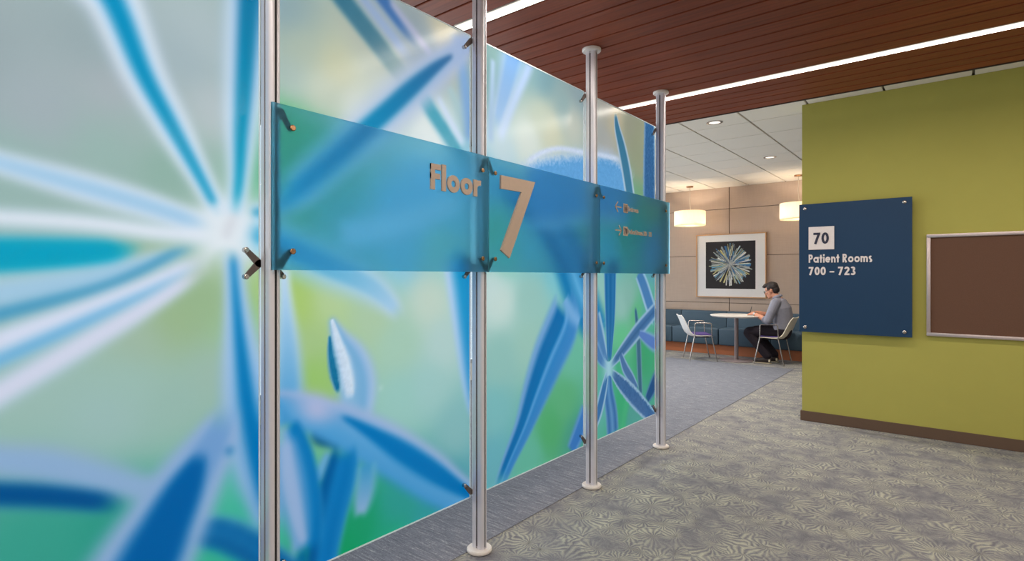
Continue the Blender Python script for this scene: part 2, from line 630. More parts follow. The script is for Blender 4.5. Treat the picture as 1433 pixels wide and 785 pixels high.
post_lab = ['aluminium post nearest the viewer, between the white star flower and the blue sign', 'aluminium post behind the joint of the Floor pane and the 7 pane',
            'aluminium post behind the right edge of the pane with the 7', 'aluminium post at the far end of the glass screen']
for i, py in enumerate(POST_Y):
    po = thing('screen_post', post_lab[i], 'post', (PX, py, 0), 0, 'slotted aluminium posts of the screen')
    link('shaft', shaft_me, 'aluminium', po)
    link('slot_strip', slot_me, 'dark_groove', po)
    link('floor_flange', flo_me, 'flange_paint', po)
    link('ceiling_flange', cfl_me, 'flange_paint', po)
    sides = (-1, 1) if i < 3 else (-1,)
    for z, ends in ((G_TOP - .035, [-.045]), (1.395, [-.045, .045]), (G_BOT + .035, [.045])):
        for sd in sides:
            bracket(po, -.0395, -.0335, (sd * .022, 0), [(sd * .066, e) for e in ends], z, (-.048, -.029), 'bolt_steel')
    for z, e in ((S_TOP - .022, -.052), (S_BOT + .018, .046)):
        for sd in ((1,) if i == 0 else (-1, 1) if i < 3 else (-1,)):
            bracket(po, .0385, .0445, (sd * .012, 0), [(sd * .046, e)], z, None, 'bolt_bronze', 'sign_bracket')

# ------------------------------------------------------------------ printed glass screen
PRINT_GROUND = [
(0.206,1.917,158,172,176),
(0.368,1.799,170,180,186),
(0.311,1.620,158,186,180),
(0.494,2.011,156,172,176),
(0.528,1.879,176,182,188),
(0.511,1.711,158,186,178),
(0.658,1.693,146,180,166),
(0.804,1.903,188,196,200),
(0.718,2.040,168,184,190),
(0.582,1.787,165,185,182),
(0.782,2.106,180,194,198),
(0.873,1.487,225,235,240),
(0.219,1.188,165,195,180),
(0.368,1.060,165,195,185),
(0.760,1.274,158,186,142),
(0.600,1.173,170,192,172),
(0.677,1.211,160,186,138),
(0.564,1.030,165,196,185),
(0.698,0.965,160,192,180),
(0.511,0.956,165,195,190),
(0.804,1.040,165,192,178),
(0.368,0.643,60,165,145),
(0.503,0.633,50,160,140),
(0.873,0.694,90,190,170),
(0.909,0.538,70,190,160),
(0.804,0.445,60,185,150),
(0.909,1.172,160,200,150),
(1.051,2.297,150,175,182),
(1.107,2.212,185,196,178),
(1.258,2.164,208,206,172),
(1.196,2.050,206,210,192),
(1.357,2.034,226,229,222),
(1.702,2.407,150,165,176),
(1.859,2.499,208,198,170),
(1.745,1.995,235,238,235),
(1.065,2.069,180,195,190),
(1.427,2.317,190,195,180),
(1.520,2.103,215,220,215),
(1.051,1.910,95,185,125),
(1.079,1.707,90,185,130),
(1.165,1.854,100,190,140),
(1.258,1.592,130,195,190),
(1.357,1.515,140,200,215),
(1.578,1.620,150,205,235),
(1.745,1.766,160,210,240),
(1.931,1.651,150,205,220),
(1.836,1.475,170,215,205),
(1.578,1.434,150,205,225),
(2.032,1.802,140,200,230),
(1.051,1.316,176,206,108),
(1.093,1.237,178,206,110),
(1.226,1.259,190,212,158),
(1.136,0.969,158,200,108),
(1.121,1.104,172,200,140),
(1.427,1.193,180,206,170),
(1.578,1.061,172,206,184),
(1.745,1.242,202,216,200),
(1.836,1.037,185,211,206),
(1.745,0.849,165,205,200),
(1.931,0.613,140,190,190),
(1.578,0.812,160,205,195),
(1.520,0.213,40,170,130),
(1.578,0.377,50,160,150),
(1.357,0.331,30,160,110),
(1.290,0.256,20,160,100),
(1.836,0.330,70,150,170),
(1.745,0.260,50,160,160),
(2.196,2.419,130,165,165),
(2.643,2.506,128,165,175),
(2.869,2.393,150,178,180),
(2.643,2.277,198,206,188),
(2.730,2.211,212,210,184),
(2.950,2.322,205,205,190),
(2.505,2.105,216,222,214),
(2.254,2.001,200,215,220),
(2.505,2.548,130,165,170),
(3.034,2.523,150,170,175),
(2.196,1.860,120,190,215),
(2.196,1.600,120,200,170),
(2.254,1.452,130,205,185),
(2.505,1.540,130,200,210),
(2.950,1.829,100,180,190),
(3.121,1.755,90,180,170),
(2.791,1.423,130,200,210),
(2.196,1.302,206,222,218),
(2.254,1.225,206,222,214),
(2.505,1.217,158,200,190),
(2.254,0.922,150,195,186),
(2.196,0.631,128,190,190),
(2.505,0.975,160,200,186),
(2.869,0.589,96,178,126),
(2.716,0.446,84,174,112),
(2.950,0.844,110,188,160),
(2.505,0.329,104,186,160),
(2.992,0.341,76,160,136),
(2.196,0.407,110,180,190),
(3.404,2.530,172,168,160),
(3.325,2.258,172,172,168),
(3.506,2.468,202,188,156),
(3.839,2.408,152,156,130),
(3.936,2.263,150,156,130),
(3.354,2.205,186,182,178),
(3.781,2.450,160,160,140),
(3.404,1.878,110,190,170),
(3.960,1.883,120,160,120),
(3.612,1.643,90,180,150),
(4.087,1.558,90,150,190),
(3.404,1.533,110,200,220),
(3.839,1.764,80,170,150),
(3.306,1.287,150,196,186),
(3.612,1.129,150,192,182),
(3.723,1.177,138,182,170),
(3.839,1.065,98,182,128),
(3.612,0.923,100,190,140),
(3.354,1.042,130,190,170),
(3.306,0.513,100,180,170),
(3.612,0.409,58,172,118),
(3.506,0.680,70,170,130),
(3.960,0.784,58,160,110),
(4.023,1.056,90,170,150),
(3.781,0.325,80,160,150),
]
PRINT_LEAVES = [
([(-0.404,1.792,0.0344),(0.182,1.661,0.0312),(0.461,1.599,0.0485),(0.638,1.556,0.0484),(0.815,1.502,0.0381)],0.6,0,0.05,[(-1,216,228,246),(-0.74,222,231,247),(-0.5,216,228,246),(-0.26,168,206,234),(0.26,168,206,234),(0.5,216,228,246),(0.74,222,231,247),(1,216,228,246)],None,0),
([(-0.418,1.498,0.0301),(0.182,1.499,0.0274),(0.461,1.499,0.0299),(0.658,1.483,0.0307),(0.827,1.484,0.0283)],0.9,0,0.05,[(-1,214,228,244),(-0.7,214,228,244),(-0.45,232,236,246),(0.45,232,236,246),(0.7,214,228,244),(1,214,228,244)],None,0),
([(-0.393,1.365,0.0648),(0.206,1.400,0.0589),(0.473,1.416,0.0499),(0.537,1.422,0.0347),(0.615,1.446,0.0063)],0.45,0,0.1,[(-1,120,193,215),(-0.85,120,193,215),(-0.6,0,164,196),(0.6,0,164,196),(0.85,120,193,215),(1,120,193,215)],None,0),
([(-0.383,1.179,0.0493),(0.206,1.293,0.0448),(0.473,1.344,0.0397),(0.600,1.386,0.0334),(0.760,1.448,0.0224)],0.75,0,0.12,[(-1,200,220,240),(-0.7,200,220,240),(-0.45,170,206,230),(0.45,170,206,230),(0.7,200,220,240),(1,200,220,240)],None,0),
([(-0.368,1.060,0.0264),(0.206,1.232,0.0240),(0.473,1.312,0.0178),(0.597,1.369,0.0165),(0.694,1.426,0.0152),(0.782,1.447,0.0046)],0.6,0,0.1,[(-1,120,182,214),(-0.75,120,182,214),(-0.5,74,157,196),(0.5,74,157,196),(0.75,120,182,214),(1,120,182,214)],None,0),
([(-0.348,0.925,0.0414),(0.206,1.154,0.0377),(0.473,1.264,0.0316),(0.638,1.339,0.0276),(0.827,1.437,0.0254)],0.6,0,0.12,[(-1,205,220,242),(-0.7,205,220,242),(-0.45,226,228,246),(0.45,226,228,246),(0.7,205,220,242),(1,205,220,242)],None,0),
([(-0.335,0.842,0.0263),(0.206,1.102,0.0239),(0.473,1.230,0.0217),(0.652,1.322,0.0149),(0.760,1.398,0.0044)],0.75,0,0.12,[(-1,150,200,232),(-0.65,150,200,232),(-0.4,116,184,226),(0.4,116,184,226),(0.65,150,200,232),(1,150,200,232)],None,0),
([(-0.304,0.690,0.0450),(0.206,1.007,0.0409),(0.473,1.172,0.0394),(0.610,1.258,0.0335),(0.815,1.402,0.0206)],0.675,0,0.12,[(-1,196,214,232),(-0.7,196,214,232),(-0.45,222,222,240),(0.45,222,222,240),(0.7,196,214,232),(1,196,214,232)],None,0),
([(0.087,2.733,0.1194),(0.445,2.252,0.1085),(0.525,2.145,0.0854),(0.602,1.957,0.0720),(0.681,1.812,0.0625),(0.769,1.653,0.0440),(0.841,1.513,0.0286)],0.525,0,0.02,[(-1,190,214,240),(-0.74,226,234,248),(-0.52,190,214,240),(-0.28,8,128,182),(0.28,8,128,182),(0.52,190,214,240),(0.74,226,234,248),(1,190,214,240)],[(-1,205,222,244),(-0.74,236,240,248),(-0.4,205,222,244),(-0.16,14,156,198),(0.16,14,156,198),(0.4,205,222,244),(0.74,236,240,248),(1,205,222,244)],0),
([(0.956,3.047,0.1174),(0.926,2.447,0.1067),(0.919,2.297,0.0916),(0.904,2.043,0.0789),(0.892,1.856,0.0642),(0.883,1.668,0.0425),(0.861,1.510,0.0256)],0.525,0,0.02,[(-1,150,194,228),(-0.74,190,212,240),(-0.56,150,194,228),(-0.32,8,80,140),(0.32,8,80,140),(0.56,150,194,228),(0.74,190,212,240),(1,150,194,228)],[(-1,196,220,244),(-0.74,230,238,248),(-0.42,196,220,244),(-0.18,10,169,200),(0.18,10,169,200),(0.42,196,220,244),(0.74,230,238,248),(1,196,220,244)],0),
([(0.804,1.600,0.0239),(0.873,1.516,0.0889),(0.972,1.493,0.0659),(1.107,1.474,0.0266)],1,0.06,0.12,[(-1,226,234,244),(-0.7,226,234,244),(-0.45,226,234,244),(0.45,226,234,244),(0.7,226,234,244),(1,226,234,244)],None,0),
([(0.861,1.450,0.0306),(0.876,1.256,0.0473),(0.890,1.108,0.0690),(0.912,0.920,0.0954),(0.941,0.762,0.1057),(0.977,0.566,0.0736),(0.998,0.408,0.0349)],0.45,0.06,0.12,[(-1,170,204,236),(-0.74,196,214,242),(-0.36,170,204,236),(-0.12,0,129,192),(0.12,0,129,192),(0.36,170,204,236),(0.74,196,214,242),(1,170,204,236)],[(-1,110,165,212),(-0.74,140,178,220),(-0.44,110,165,212),(-0.2,0,113,180),(0.2,0,113,180),(0.44,110,165,212),(0.74,140,178,220),(1,110,165,212)],0),
([(0.845,1.557,0.0834),(0.845,1.481,0.1020),(0.845,1.438,0.0787)],1,0.06,0.12,[(-1,236,239,243),(-0.7,236,239,243),(-0.45,236,239,243),(0.45,236,239,243),(0.7,236,239,243),(1,236,239,243)],None,0),
([(0.838,1.473,0.0159),(0.854,1.522,0.0206),(0.873,1.569,0.0069)],1,0.06,0.12,[(-1,224,224,230),(-0.7,224,224,230),(-0.45,224,224,230),(0.45,224,224,230),(0.7,224,224,230),(1,224,224,230)],None,0),
([(0.922,1.563,0.0334),(1.051,1.613,0.0401),(1.196,1.691,0.0317)],0.9,0.06,0.12,[(-1,190,214,242),(-0.74,222,231,247),(-0.5,190,214,242),(-0.26,60,165,200),(0.26,60,165,200),(0.5,190,214,242),(0.74,222,231,247),(1,190,214,242)],None,0),
([(-0.356,1.120,0.0539),(0.206,0.911,0.0490),(0.368,0.851,0.0559),(0.494,0.782,0.0545),(0.629,0.709,0.0415),(0.718,0.719,0.0332)],0.75,0,0.12,[(-1,160,182,214),(-0.7,160,182,214),(-0.45,150,181,216),(0.45,150,181,216),(0.7,160,182,214),(1,160,182,214)],None,0),
([(-0.360,1.023,0.0396),(0.206,0.825,0.0360),(0.368,0.768,0.0354),(0.494,0.713,0.0311),(0.564,0.670,0.0239)],0.525,0,0.1,[(-1,60,128,186),(-0.9,60,128,186),(-0.65,0,83,146),(0.65,0,83,146),(0.9,60,128,186),(1,60,128,186)],None,0),
([(0.698,0.591,0.0266),(0.778,0.531,0.0518),(0.850,0.487,0.0588),(0.934,0.412,0.0596),(1.051,0.290,0.0559),(1.467,-0.143,0.0615)],0.33,0.06,0,[(-1,20,127,180),(-0.5,10,98,158),(0,22,116,176),(0.5,12,105,166),(1,100,169,205)],None,0.05),
([(0.864,0.936,0.0353),(0.800,0.807,0.0843),(0.722,0.691,0.1204),(0.654,0.575,0.1442),(0.564,0.423,0.1651),(0.258,-0.093,0.1816)],0.33,0.1,0,[(-1,152,181,218),(-0.65,152,181,218),(-0.4,120,163,212),(0.4,120,163,212),(0.65,152,181,218),(1,152,181,218)],None,0),
([(0.773,0.800,0.0072),(0.745,0.741,0.0381),(0.708,0.670,0.0659),(0.658,0.574,0.0847),(0.593,0.442,0.1020),(0.329,-0.097,0.1122)],0.375,0.06,0,[(-1,30,117,180),(-0.85,30,117,180),(-0.6,0,98,168),(0.6,0,98,168),(0.85,30,117,180),(1,30,117,180)],None,0),
([(0.847,0.782,0.0106),(0.859,0.755,0.0107)],1,0.06,0.12,[(-1,20,119,182),(-0.7,20,119,182),(-0.45,20,119,182),(0.45,20,119,182),(0.7,20,119,182),(1,20,119,182)],None,0),
([(0.737,2.853,0.0560),(1.220,2.496,0.0509),(1.293,2.442,0.0522),(1.424,2.348,0.0527),(1.566,2.245,0.0512),(1.659,2.176,0.0380)],0.33,0,0.25,[(-1,60,136,166),(-0.85,60,136,166),(-0.6,20,107,148),(0.6,20,107,148),(0.85,60,136,166),(1,60,136,166)],[(-1,126,158,168),(-0.85,126,158,168),(-0.6,100,138,150),(0.6,100,138,150),(0.85,126,158,168),(1,126,158,168)],0.05),
([(0.856,2.857,0.0341),(1.347,2.512,0.0310),(1.392,2.480,0.0354),(1.512,2.396,0.0368),(1.659,2.297,0.0342)],0.9,0,0.12,[(-1,162,182,214),(-0.7,162,182,214),(-0.45,162,182,214),(0.45,162,182,214),(0.7,162,182,214),(1,162,182,214)],None,0),
([(0.939,2.882,0.0491),(1.438,2.549,0.0447),(1.486,2.517,0.0453),(1.590,2.448,0.0426),(1.719,2.364,0.0311)],0.6,0,0.2,[(-1,124,156,202),(-0.75,124,156,202),(-0.5,74,120,180),(0.5,74,120,180),(0.75,124,156,202),(1,124,156,202)],None,0.03),
([(1.520,2.530,0.0169),(1.562,2.500,0.0213),(1.659,2.437,0.0263),(1.772,2.364,0.0227)],1,0.06,0.12,[(-1,184,186,210),(-0.7,184,186,210),(-0.45,184,186,210),(0.45,184,186,210),(0.7,184,186,210),(1,184,186,210)],None,0),
([(1.702,2.174,0.0533),(1.767,2.108,0.0496),(1.836,2.047,0.0504),(1.921,1.968,0.0471),(2.007,1.888,0.0387)],0.45,0.06,0.12,[(-1,140,194,210),(-0.75,140,194,210),(-0.5,84,167,188),(0.5,84,167,188),(0.75,140,194,210),(1,140,194,210)],None,0.08),
([(1.799,2.192,0.0189),(1.873,2.105,0.0241),(1.981,1.989,0.0248)],1,0.06,0.12,[(-1,214,226,244),(-0.7,214,226,244),(-0.45,214,226,244),(0.45,214,226,244),(0.7,214,226,244),(1,214,226,244)],None,0),
([(1.873,2.259,0.0252),(1.931,2.170,0.0309),(2.007,2.029,0.0316)],1,0.06,0.12,[(-1,176,202,205),(-0.7,176,202,205),(-0.45,176,202,205),(0.45,176,202,205),(0.7,176,202,205),(1,176,202,205)],None,0),
([(1.931,2.534,0.0470),(1.971,2.355,0.0526),(2.007,2.153,0.0475),(2.022,1.996,0.0421)],1,0.06,0.12,[(-1,134,172,216),(-0.7,134,172,216),(-0.45,134,172,216),(0.45,134,172,216),(0.7,134,172,216),(1,134,172,216)],None,0),
([(2.118,2.601,0.0490),(1.931,2.440,0.0800),(1.745,2.273,0.1049),(1.578,2.114,0.1090),(1.445,1.990,0.1042),(1.258,1.815,0.0921),(1.107,1.680,0.0769),(0.998,1.570,0.0492)],0.675,0.12,0.12,[(-1,172,184,214),(-0.65,172,184,214),(-0.4,158,176,212),(0.4,158,176,212),(0.65,172,184,214),(1,172,184,214)],[(-1,216,230,246),(-0.65,216,230,246),(-0.4,200,224,244),(0.4,200,224,244),(0.65,216,230,246),(1,216,230,246)],0),
([(1.916,2.425,0.0066),(1.790,2.323,0.0287),(1.639,2.183,0.0431),(1.520,2.067,0.0446),(1.413,1.965,0.0458),(1.258,1.815,0.0461),(1.107,1.680,0.0409),(0.998,1.580,0.0294)],0.525,0.04,0.12,[(-1,90,136,180),(-0.85,90,136,180),(-0.6,52,103,156),(0.6,52,103,156),(0.85,90,136,180),(1,90,136,180)],[(-1,60,185,220),(-0.85,60,185,220),(-0.6,0,173,214),(0.6,0,173,214),(0.85,60,185,220),(1,60,185,220)],0),
([(0.897,1.517,0.0497),(1.051,1.458,0.0899),(1.226,1.391,0.0962),(1.427,1.306,0.0806),(1.562,1.199,0.0443),(1.586,1.154,0.0148)],0.75,0.1,0.12,[(-1,150,211,232),(-0.55,150,211,232),(-0.3,40,164,208),(0.3,40,164,208),(0.55,150,211,232),(1,150,211,232)],[(-1,196,214,234),(-0.55,196,214,234),(-0.3,186,210,234),(0.3,186,210,234),(0.55,196,214,234),(1,196,214,234)],0),
([(1.258,1.509,0.0554),(1.501,1.559,0.0784),(1.745,1.635,0.0655),(1.981,1.726,0.0424)],1,0.06,0.12,[(-1,190,220,240),(-0.7,190,220,240),(-0.45,190,220,240),(0.45,190,220,240),(0.7,190,220,240),(1,190,220,240)],None,0),
([(1.864,1.493,0.0456),(1.941,1.347,0.0967),(1.986,1.100,0.0896),(2.032,0.826,0.0757),(2.069,0.612,0.0408)],0.3,0.15,0.12,[(-1,190,214,242),(-0.7,196,216,242),(-0.3,96,181,222),(0,28,157,206),(1,20,138,196)],[(-1,150,193,220),(-0.7,150,191,226),(-0.2,60,148,206),(1,20,129,190)],0),
([(1.040,1.389,0.0244),(1.049,1.265,0.0327),(1.057,1.110,0.0547),(1.062,0.954,0.0688),(1.062,0.798,0.0745)],0.6,0.05,0.05,[(-1,224,236,248),(-0.45,224,236,248),(-0.2,206,226,246),(0.2,206,226,246),(0.45,224,236,248),(1,224,236,248)],[(-1,124,174,220),(-0.65,124,174,220),(-0.4,70,154,208),(0.4,70,154,208),(0.65,124,174,220),(1,124,174,220)],0),
([(1.236,1.192,0.0120),(1.277,1.103,0.0484),(1.330,1.013,0.0877),(1.357,0.923,0.1032),(1.360,0.827,0.0898),(1.350,0.737,0.0557)],0.375,0.02,0.2,[(-1,150,190,222),(-0.3,140,186,220),(0.3,120,175,216),(0.7,172,196,228),(1,160,192,222)],None,0),
([(1.239,1.187,0.0092),(1.268,1.095,0.0278),(1.297,1.008,0.0409),(1.317,0.915,0.0388),(1.323,0.851,0.0164)],0.6,0.02,0.12,[(-1,150,190,220),(-0.3,208,222,240),(0.4,216,228,242),(1,150,190,222)],None,0.1),
([(1.230,1.127,0.0062),(1.236,1.051,0.0185),(1.252,0.966,0.0245),(1.271,0.888,0.0092)],0.525,0.06,0.12,[(-1,90,155,190),(-0.65,90,155,190),(-0.4,24,116,158),(0.4,24,116,158),(0.65,90,155,190),(1,90,155,190)],None,0.1),
([(1.467,0.877,0.0043),(1.482,0.886,0.0043)],1,0.06,0.12,[(-1,240,245,245),(-0.7,240,245,245),(-0.45,240,245,245),(0.45,240,245,245),(0.7,240,245,245),(1,240,245,245)],None,0),
([(1.154,0.768,0.0100),(1.186,0.734,0.0252),(1.239,0.700,0.0154),(1.271,0.675,0.0052)],0.75,0.06,0.12,[(-1,0,68,112),(-0.7,0,68,112),(-0.45,0,68,112),(0.45,0,68,112),(0.7,0,68,112),(1,0,68,112)],None,0),
([(1.040,0.906,0.0386),(1.121,0.854,0.0698),(1.290,0.761,0.0929),(1.427,0.673,0.1087),(1.586,0.562,0.1180),(1.767,0.424,0.1190),(1.941,0.291,0.0979),(2.196,0.124,0.0697)],0.33,0,0,[(-1,60,148,204),(-0.7,78,158,212),(-0.2,92,165,216),(0.3,120,170,216),(0.75,166,186,222),(1,160,184,220)],None,0),
([(1.065,0.922,0.0391),(1.160,0.858,0.0609),(1.290,0.789,0.0373)],1,0.5,0.5,[(-1,180,188,222),(-0.7,180,188,222),(-0.45,180,188,222),(0.45,180,188,222),(0.7,180,188,222),(1,180,188,222)],None,0),
([(1.264,0.814,0.0053),(1.392,0.728,0.0249),(1.586,0.587,0.0533),(1.767,0.453,0.0565),(1.941,0.323,0.0395),(2.075,0.229,0.0204)],0.45,0.06,0,[(-1,30,133,194),(-0.75,30,133,194),(-0.5,2,118,186),(0.5,2,118,186),(0.75,30,133,194),(1,30,133,194)],None,0),
([(1.303,0.684,0.0479),(1.284,0.582,0.0860),(1.252,0.480,0.0855),(1.220,0.366,0.0798),(1.190,0.200,0.0717),(1.080,-0.390,0.0788)],0.225,0.06,0,[(-1,0,93,156),(-0.6,0,93,156),(-0.2,14,125,192),(0.3,4,116,184),(0.8,30,133,196),(1,110,175,210)],None,0),
([(1.226,0.675,0.0135),(1.202,0.632,0.0233),(1.177,0.571,0.0196)],0.9,0.06,0.12,[(-1,110,172,216),(-0.7,110,172,216),(-0.45,110,172,216),(0.45,110,172,216),(0.7,110,172,216),(1,110,172,216)],None,0),
([(1.402,0.585,0.0500),(1.399,0.507,0.0581),(1.385,0.438,0.0516),(1.371,0.373,0.0220)],0.6,0.06,0.12,[(-1,100,174,205),(-0.65,100,174,205),(-0.4,60,153,200),(0.4,60,153,200),(0.65,100,174,205),(1,100,174,205)],[(-1,140,179,212),(-0.75,140,179,212),(-0.5,156,184,218),(0.5,156,184,218),(0.75,140,179,212),(1,140,179,212)],0),
([(1.062,0.824,0.0334),(1.101,0.711,0.0530),(1.124,0.599,0.0611),(1.136,0.463,0.0691),(1.136,0.303,0.0642)],0.225,0.06,0.12,[(-1,150,183,222),(-0.5,120,170,216),(0,8,125,190),(0.7,4,118,186),(1,60,147,200)],None,0),
([(1.046,0.776,0.0424),(1.065,0.616,0.0686),(1.096,0.463,0.0575),(1.130,0.326,0.0210)],0.75,0.1,0.12,[(-1,110,163,212),(-0.55,110,163,212),(-0.3,160,185,222),(0.3,160,185,222),(0.55,110,163,212),(1,110,163,212)],None,0),
([(1.113,0.338,0.0165),(1.119,0.283,0.0248),(1.181,-0.314,0.0273)],1,0.06,0,[(-1,0,107,160),(-0.7,0,107,160),(-0.45,0,107,160),(0.45,0,107,160),(0.7,0,107,160),(1,0,107,160)],None,0),
([(2.413,2.718,0.1125),(2.363,2.545,0.1097),(2.277,2.291,0.0846),(2.202,2.085,0.0462)],0.75,0.06,0.2,[(-1,120,161,208),(-0.65,120,161,208),(-0.4,92,140,198),(0.4,92,140,198),(0.65,120,161,208),(1,120,161,208)],[(-1,200,216,238),(-0.55,200,216,238),(-0.3,176,204,234),(0.3,176,204,234),(0.55,200,216,238),(1,200,216,238)],0),
([(2.586,2.696,0.0443),(2.491,2.504,0.0421),(2.350,2.270,0.0402),(2.230,2.046,0.0395)],1,0.06,0.12,[(-1,150,177,214),(-0.7,150,177,214),(-0.45,150,177,214),(0.45,150,177,214),(0.7,150,177,214),(1,150,177,214)],[(-1,208,222,242),(-0.7,208,222,242),(-0.45,208,222,242),(0.45,208,222,242),(0.7,208,222,242),(1,208,222,242)],0),
([(2.196,2.494,0.0224),(2.185,2.268,0.0280),(2.173,2.024,0.0335)],1,0.06,0.12,[(-1,170,195,220),(-0.7,170,195,220),(-0.45,170,195,220),(0.45,170,195,220),(0.7,170,195,220),(1,170,195,220)],None,0),
([(2.471,1.798,0.1749),(2.716,1.855,0.2356),(3.121,1.932,0.2488),(3.454,1.963,0.2652),(3.769,1.896,0.2272)],0.33,0.05,0.12,[(-1,186,206,234),(-0.87,186,206,234),(-0.62,100,164,218),(0.62,100,164,218),(0.87,186,206,234),(1,186,206,234)],None,0.1),
([(2.471,1.986,0.0165),(2.643,2.076,0.0187),(2.830,2.131,0.0193),(3.077,2.152,0.0209),(3.354,2.176,0.0199),(3.634,2.192,0.0211)],1,0.06,0.12,[(-1,210,220,240),(-0.7,210,220,240),(-0.45,210,220,240),(0.45,210,220,240),(0.7,210,220,240),(1,210,220,240)],None,0.12),
([(2.140,1.889,0.0708),(2.586,1.708,0.1150),(2.869,1.513,0.1720),(3.051,1.245,0.1910),(3.212,1.051,0.1538),(3.404,0.891,0.0821)],0.45,0.2,0.12,[(-1,20,120,176),(-0.5,30,126,180),(0,96,172,216),(0.5,44,132,188),(1,24,116,176)],None,0),
([(2.869,1.205,0.0955),(2.861,1.073,0.1817),(2.701,0.872,0.1719),(2.572,0.689,0.1351),(2.458,0.516,0.0912),(2.326,0.355,0.0624),(2.219,0.214,0.0427)],0.225,0.1,0.12,[(-1,110,163,214),(-0.75,116,163,210),(-0.5,20,109,172),(-0.05,16,113,176),(0.12,96,163,216),(0.3,50,133,196),(0.7,60,135,198),(1,100,157,208)],None,0),
([(2.869,1.214,0.0455),(2.950,1.121,0.0677),(3.051,1.052,0.0465)],1,0.06,0.12,[(-1,120,172,218),(-0.7,120,172,218),(-0.45,120,172,218),(0.45,120,172,218),(0.7,120,172,218),(1,120,172,218)],None,0),
([(3.139,0.486,0.0857),(3.051,0.374,0.0829),(2.933,0.247,0.0638)],0.45,0.06,0.12,[(-1,96,148,206),(-0.65,96,148,206),(-0.4,60,122,190),(0.4,60,122,190),(0.65,96,148,206),(1,96,148,206)],None,0),
([(3.516,2.511,0.0162),(3.548,2.402,0.0486),(3.612,2.286,0.0705),(3.678,2.142,0.0803),(3.735,1.977,0.0794),(3.792,1.813,0.0687)],0.225,0.06,0.12,[(-1,179,199,216),(-0.77,179,199,216),(-0.52,61,122,154),(0.52,61,122,154),(0.77,179,199,216),(1,179,199,216)],None,0),
([(4.074,2.595,0.0904),(4.074,2.398,0.1033),(4.074,2.174,0.1162),(4.074,1.894,0.1162)],0.18,0.06,0.12,[(-1,110,151,190),(-0.87,110,151,190),(-0.62,46,96,145),(0.62,46,96,145),(0.87,110,151,190),(1,110,151,190)],None,0.15),
([(4.179,2.618,0.0202),(4.193,2.249,0.0202),(4.193,1.905,0.0202)],1,0.06,0.12,[(-1,138,207,214),(-0.7,138,207,214),(-0.45,138,207,214),(0.45,138,207,214),(0.7,138,207,214),(1,138,207,214)],None,0),
([(3.827,1.130,0.0172),(3.875,0.901,0.0471),(3.899,0.628,0.0477),(3.923,0.379,0.0359)],0.45,0.06,0.12,[(-1,95,145,159),(-0.65,95,145,159),(-0.4,58,104,132),(0.4,58,104,132),(0.65,95,145,159),(1,95,145,159)],None,0),
([(3.723,0.520,0.0341),(3.656,0.349,0.0451),(3.612,0.203,0.0448)],1,0.06,0.12,[(-1,68,178,125),(-0.7,68,178,125),(-0.45,68,178,125),(0.45,68,178,125),(0.7,68,178,125),(1,68,178,125)],None,0),
([(3.875,1.388,0.0679),(3.973,1.278,0.0820),(4.087,1.120,0.0845),(4.193,0.989,0.0633)],0.18,0.06,0.12,[(-1,152,188,212),(-0.75,152,188,212),(-0.5,72,124,176),(0.5,72,124,176),(0.75,152,188,212),(1,152,188,212)],None,0),
([(3.230,1.098,0.0770),(3.306,0.924,0.0685),(3.404,0.733,0.0259)],0.18,0.06,0.12,[(-1,152,188,212),(-0.75,152,188,212),(-0.5,79,129,180),(0.5,79,129,180),(0.75,152,188,212),(1,152,188,212)],None,0),
([(3.230,0.883,0.0638),(3.325,0.777,0.0402),(3.414,0.717,0.0184)],0.45,0.06,0.12,[(-1,118,161,203),(-0.75,118,161,203),(-0.5,75,125,178),(0.5,75,125,178),(0.75,118,161,203),(1,118,161,203)],None,0),
([(3.444,1.484,0.0915),(3.444,1.285,0.0864),(3.444,1.061,0.0712),(3.434,0.839,0.0407),(3.424,0.721,0.0203)],0.18,0.06,0.12,[(-1,124,170,208),(-0.7,33,104,158),(-0.3,49,121,173),(0,33,102,156),(0.5,49,119,172),(0.75,33,104,158),(1,124,170,208)],None,0),
([(3.434,0.719,0.0217),(3.612,0.810,0.0526),(3.839,0.926,0.0697),(4.023,1.011,0.0705),(4.247,1.113,0.0650)],0.225,0.06,0.12,[(-1,152,188,212),(-0.75,142,175,204),(-0.5,74,119,167),(0,55,100,147),(0.5,74,116,164),(0.75,148,179,207),(1,152,188,212)],None,0),
([(3.591,0.797,0.0262),(3.667,0.685,0.0491),(3.769,0.592,0.0463),(3.875,0.490,0.0239)],0.3,0.06,0.12,[(-1,142,175,210),(-0.75,142,175,210),(-0.5,74,113,162),(0.5,74,113,162),(0.75,142,175,210),(1,142,175,210)],None,0),
([(3.887,0.922,0.0244),(3.998,0.880,0.0559),(4.153,0.821,0.0738),(4.288,0.785,0.0606)],0.525,0.06,0.12,[(-1,132,163,209),(-0.75,132,163,209),(-0.5,87,123,188),(0.5,87,123,188),(0.75,132,163,209),(1,132,163,209)],None,0),
([(4.275,0.607,0.0690),(4.139,0.482,0.0771),(4.010,0.380,0.0420)],0.375,0.06,0.12,[(-1,75,121,163),(-0.75,75,121,163),(-0.5,33,79,129),(0.5,33,79,129),(0.75,75,121,163),(1,75,121,163)],None,0),
([(3.444,0.698,0.0190),(3.591,0.592,0.0574),(3.769,0.475,0.0783),(3.985,0.329,0.0739),(4.220,0.182,0.0552)],0.15,0.06,0.12,[(-1,152,185,211),(-0.81,152,185,211),(-0.56,62,105,155),(0.56,62,105,155),(0.81,152,185,211),(1,152,185,211)],None,0.12),
([(3.424,0.701,0.0302),(3.424,0.542,0.0687),(3.465,0.386,0.0877),(3.485,0.221,0.0899)],0.3,0.06,0.12,[(-1,114,157,201),(-0.5,53,109,166),(0,96,148,195),(0.5,53,109,166),(1,114,157,201)],None,0),
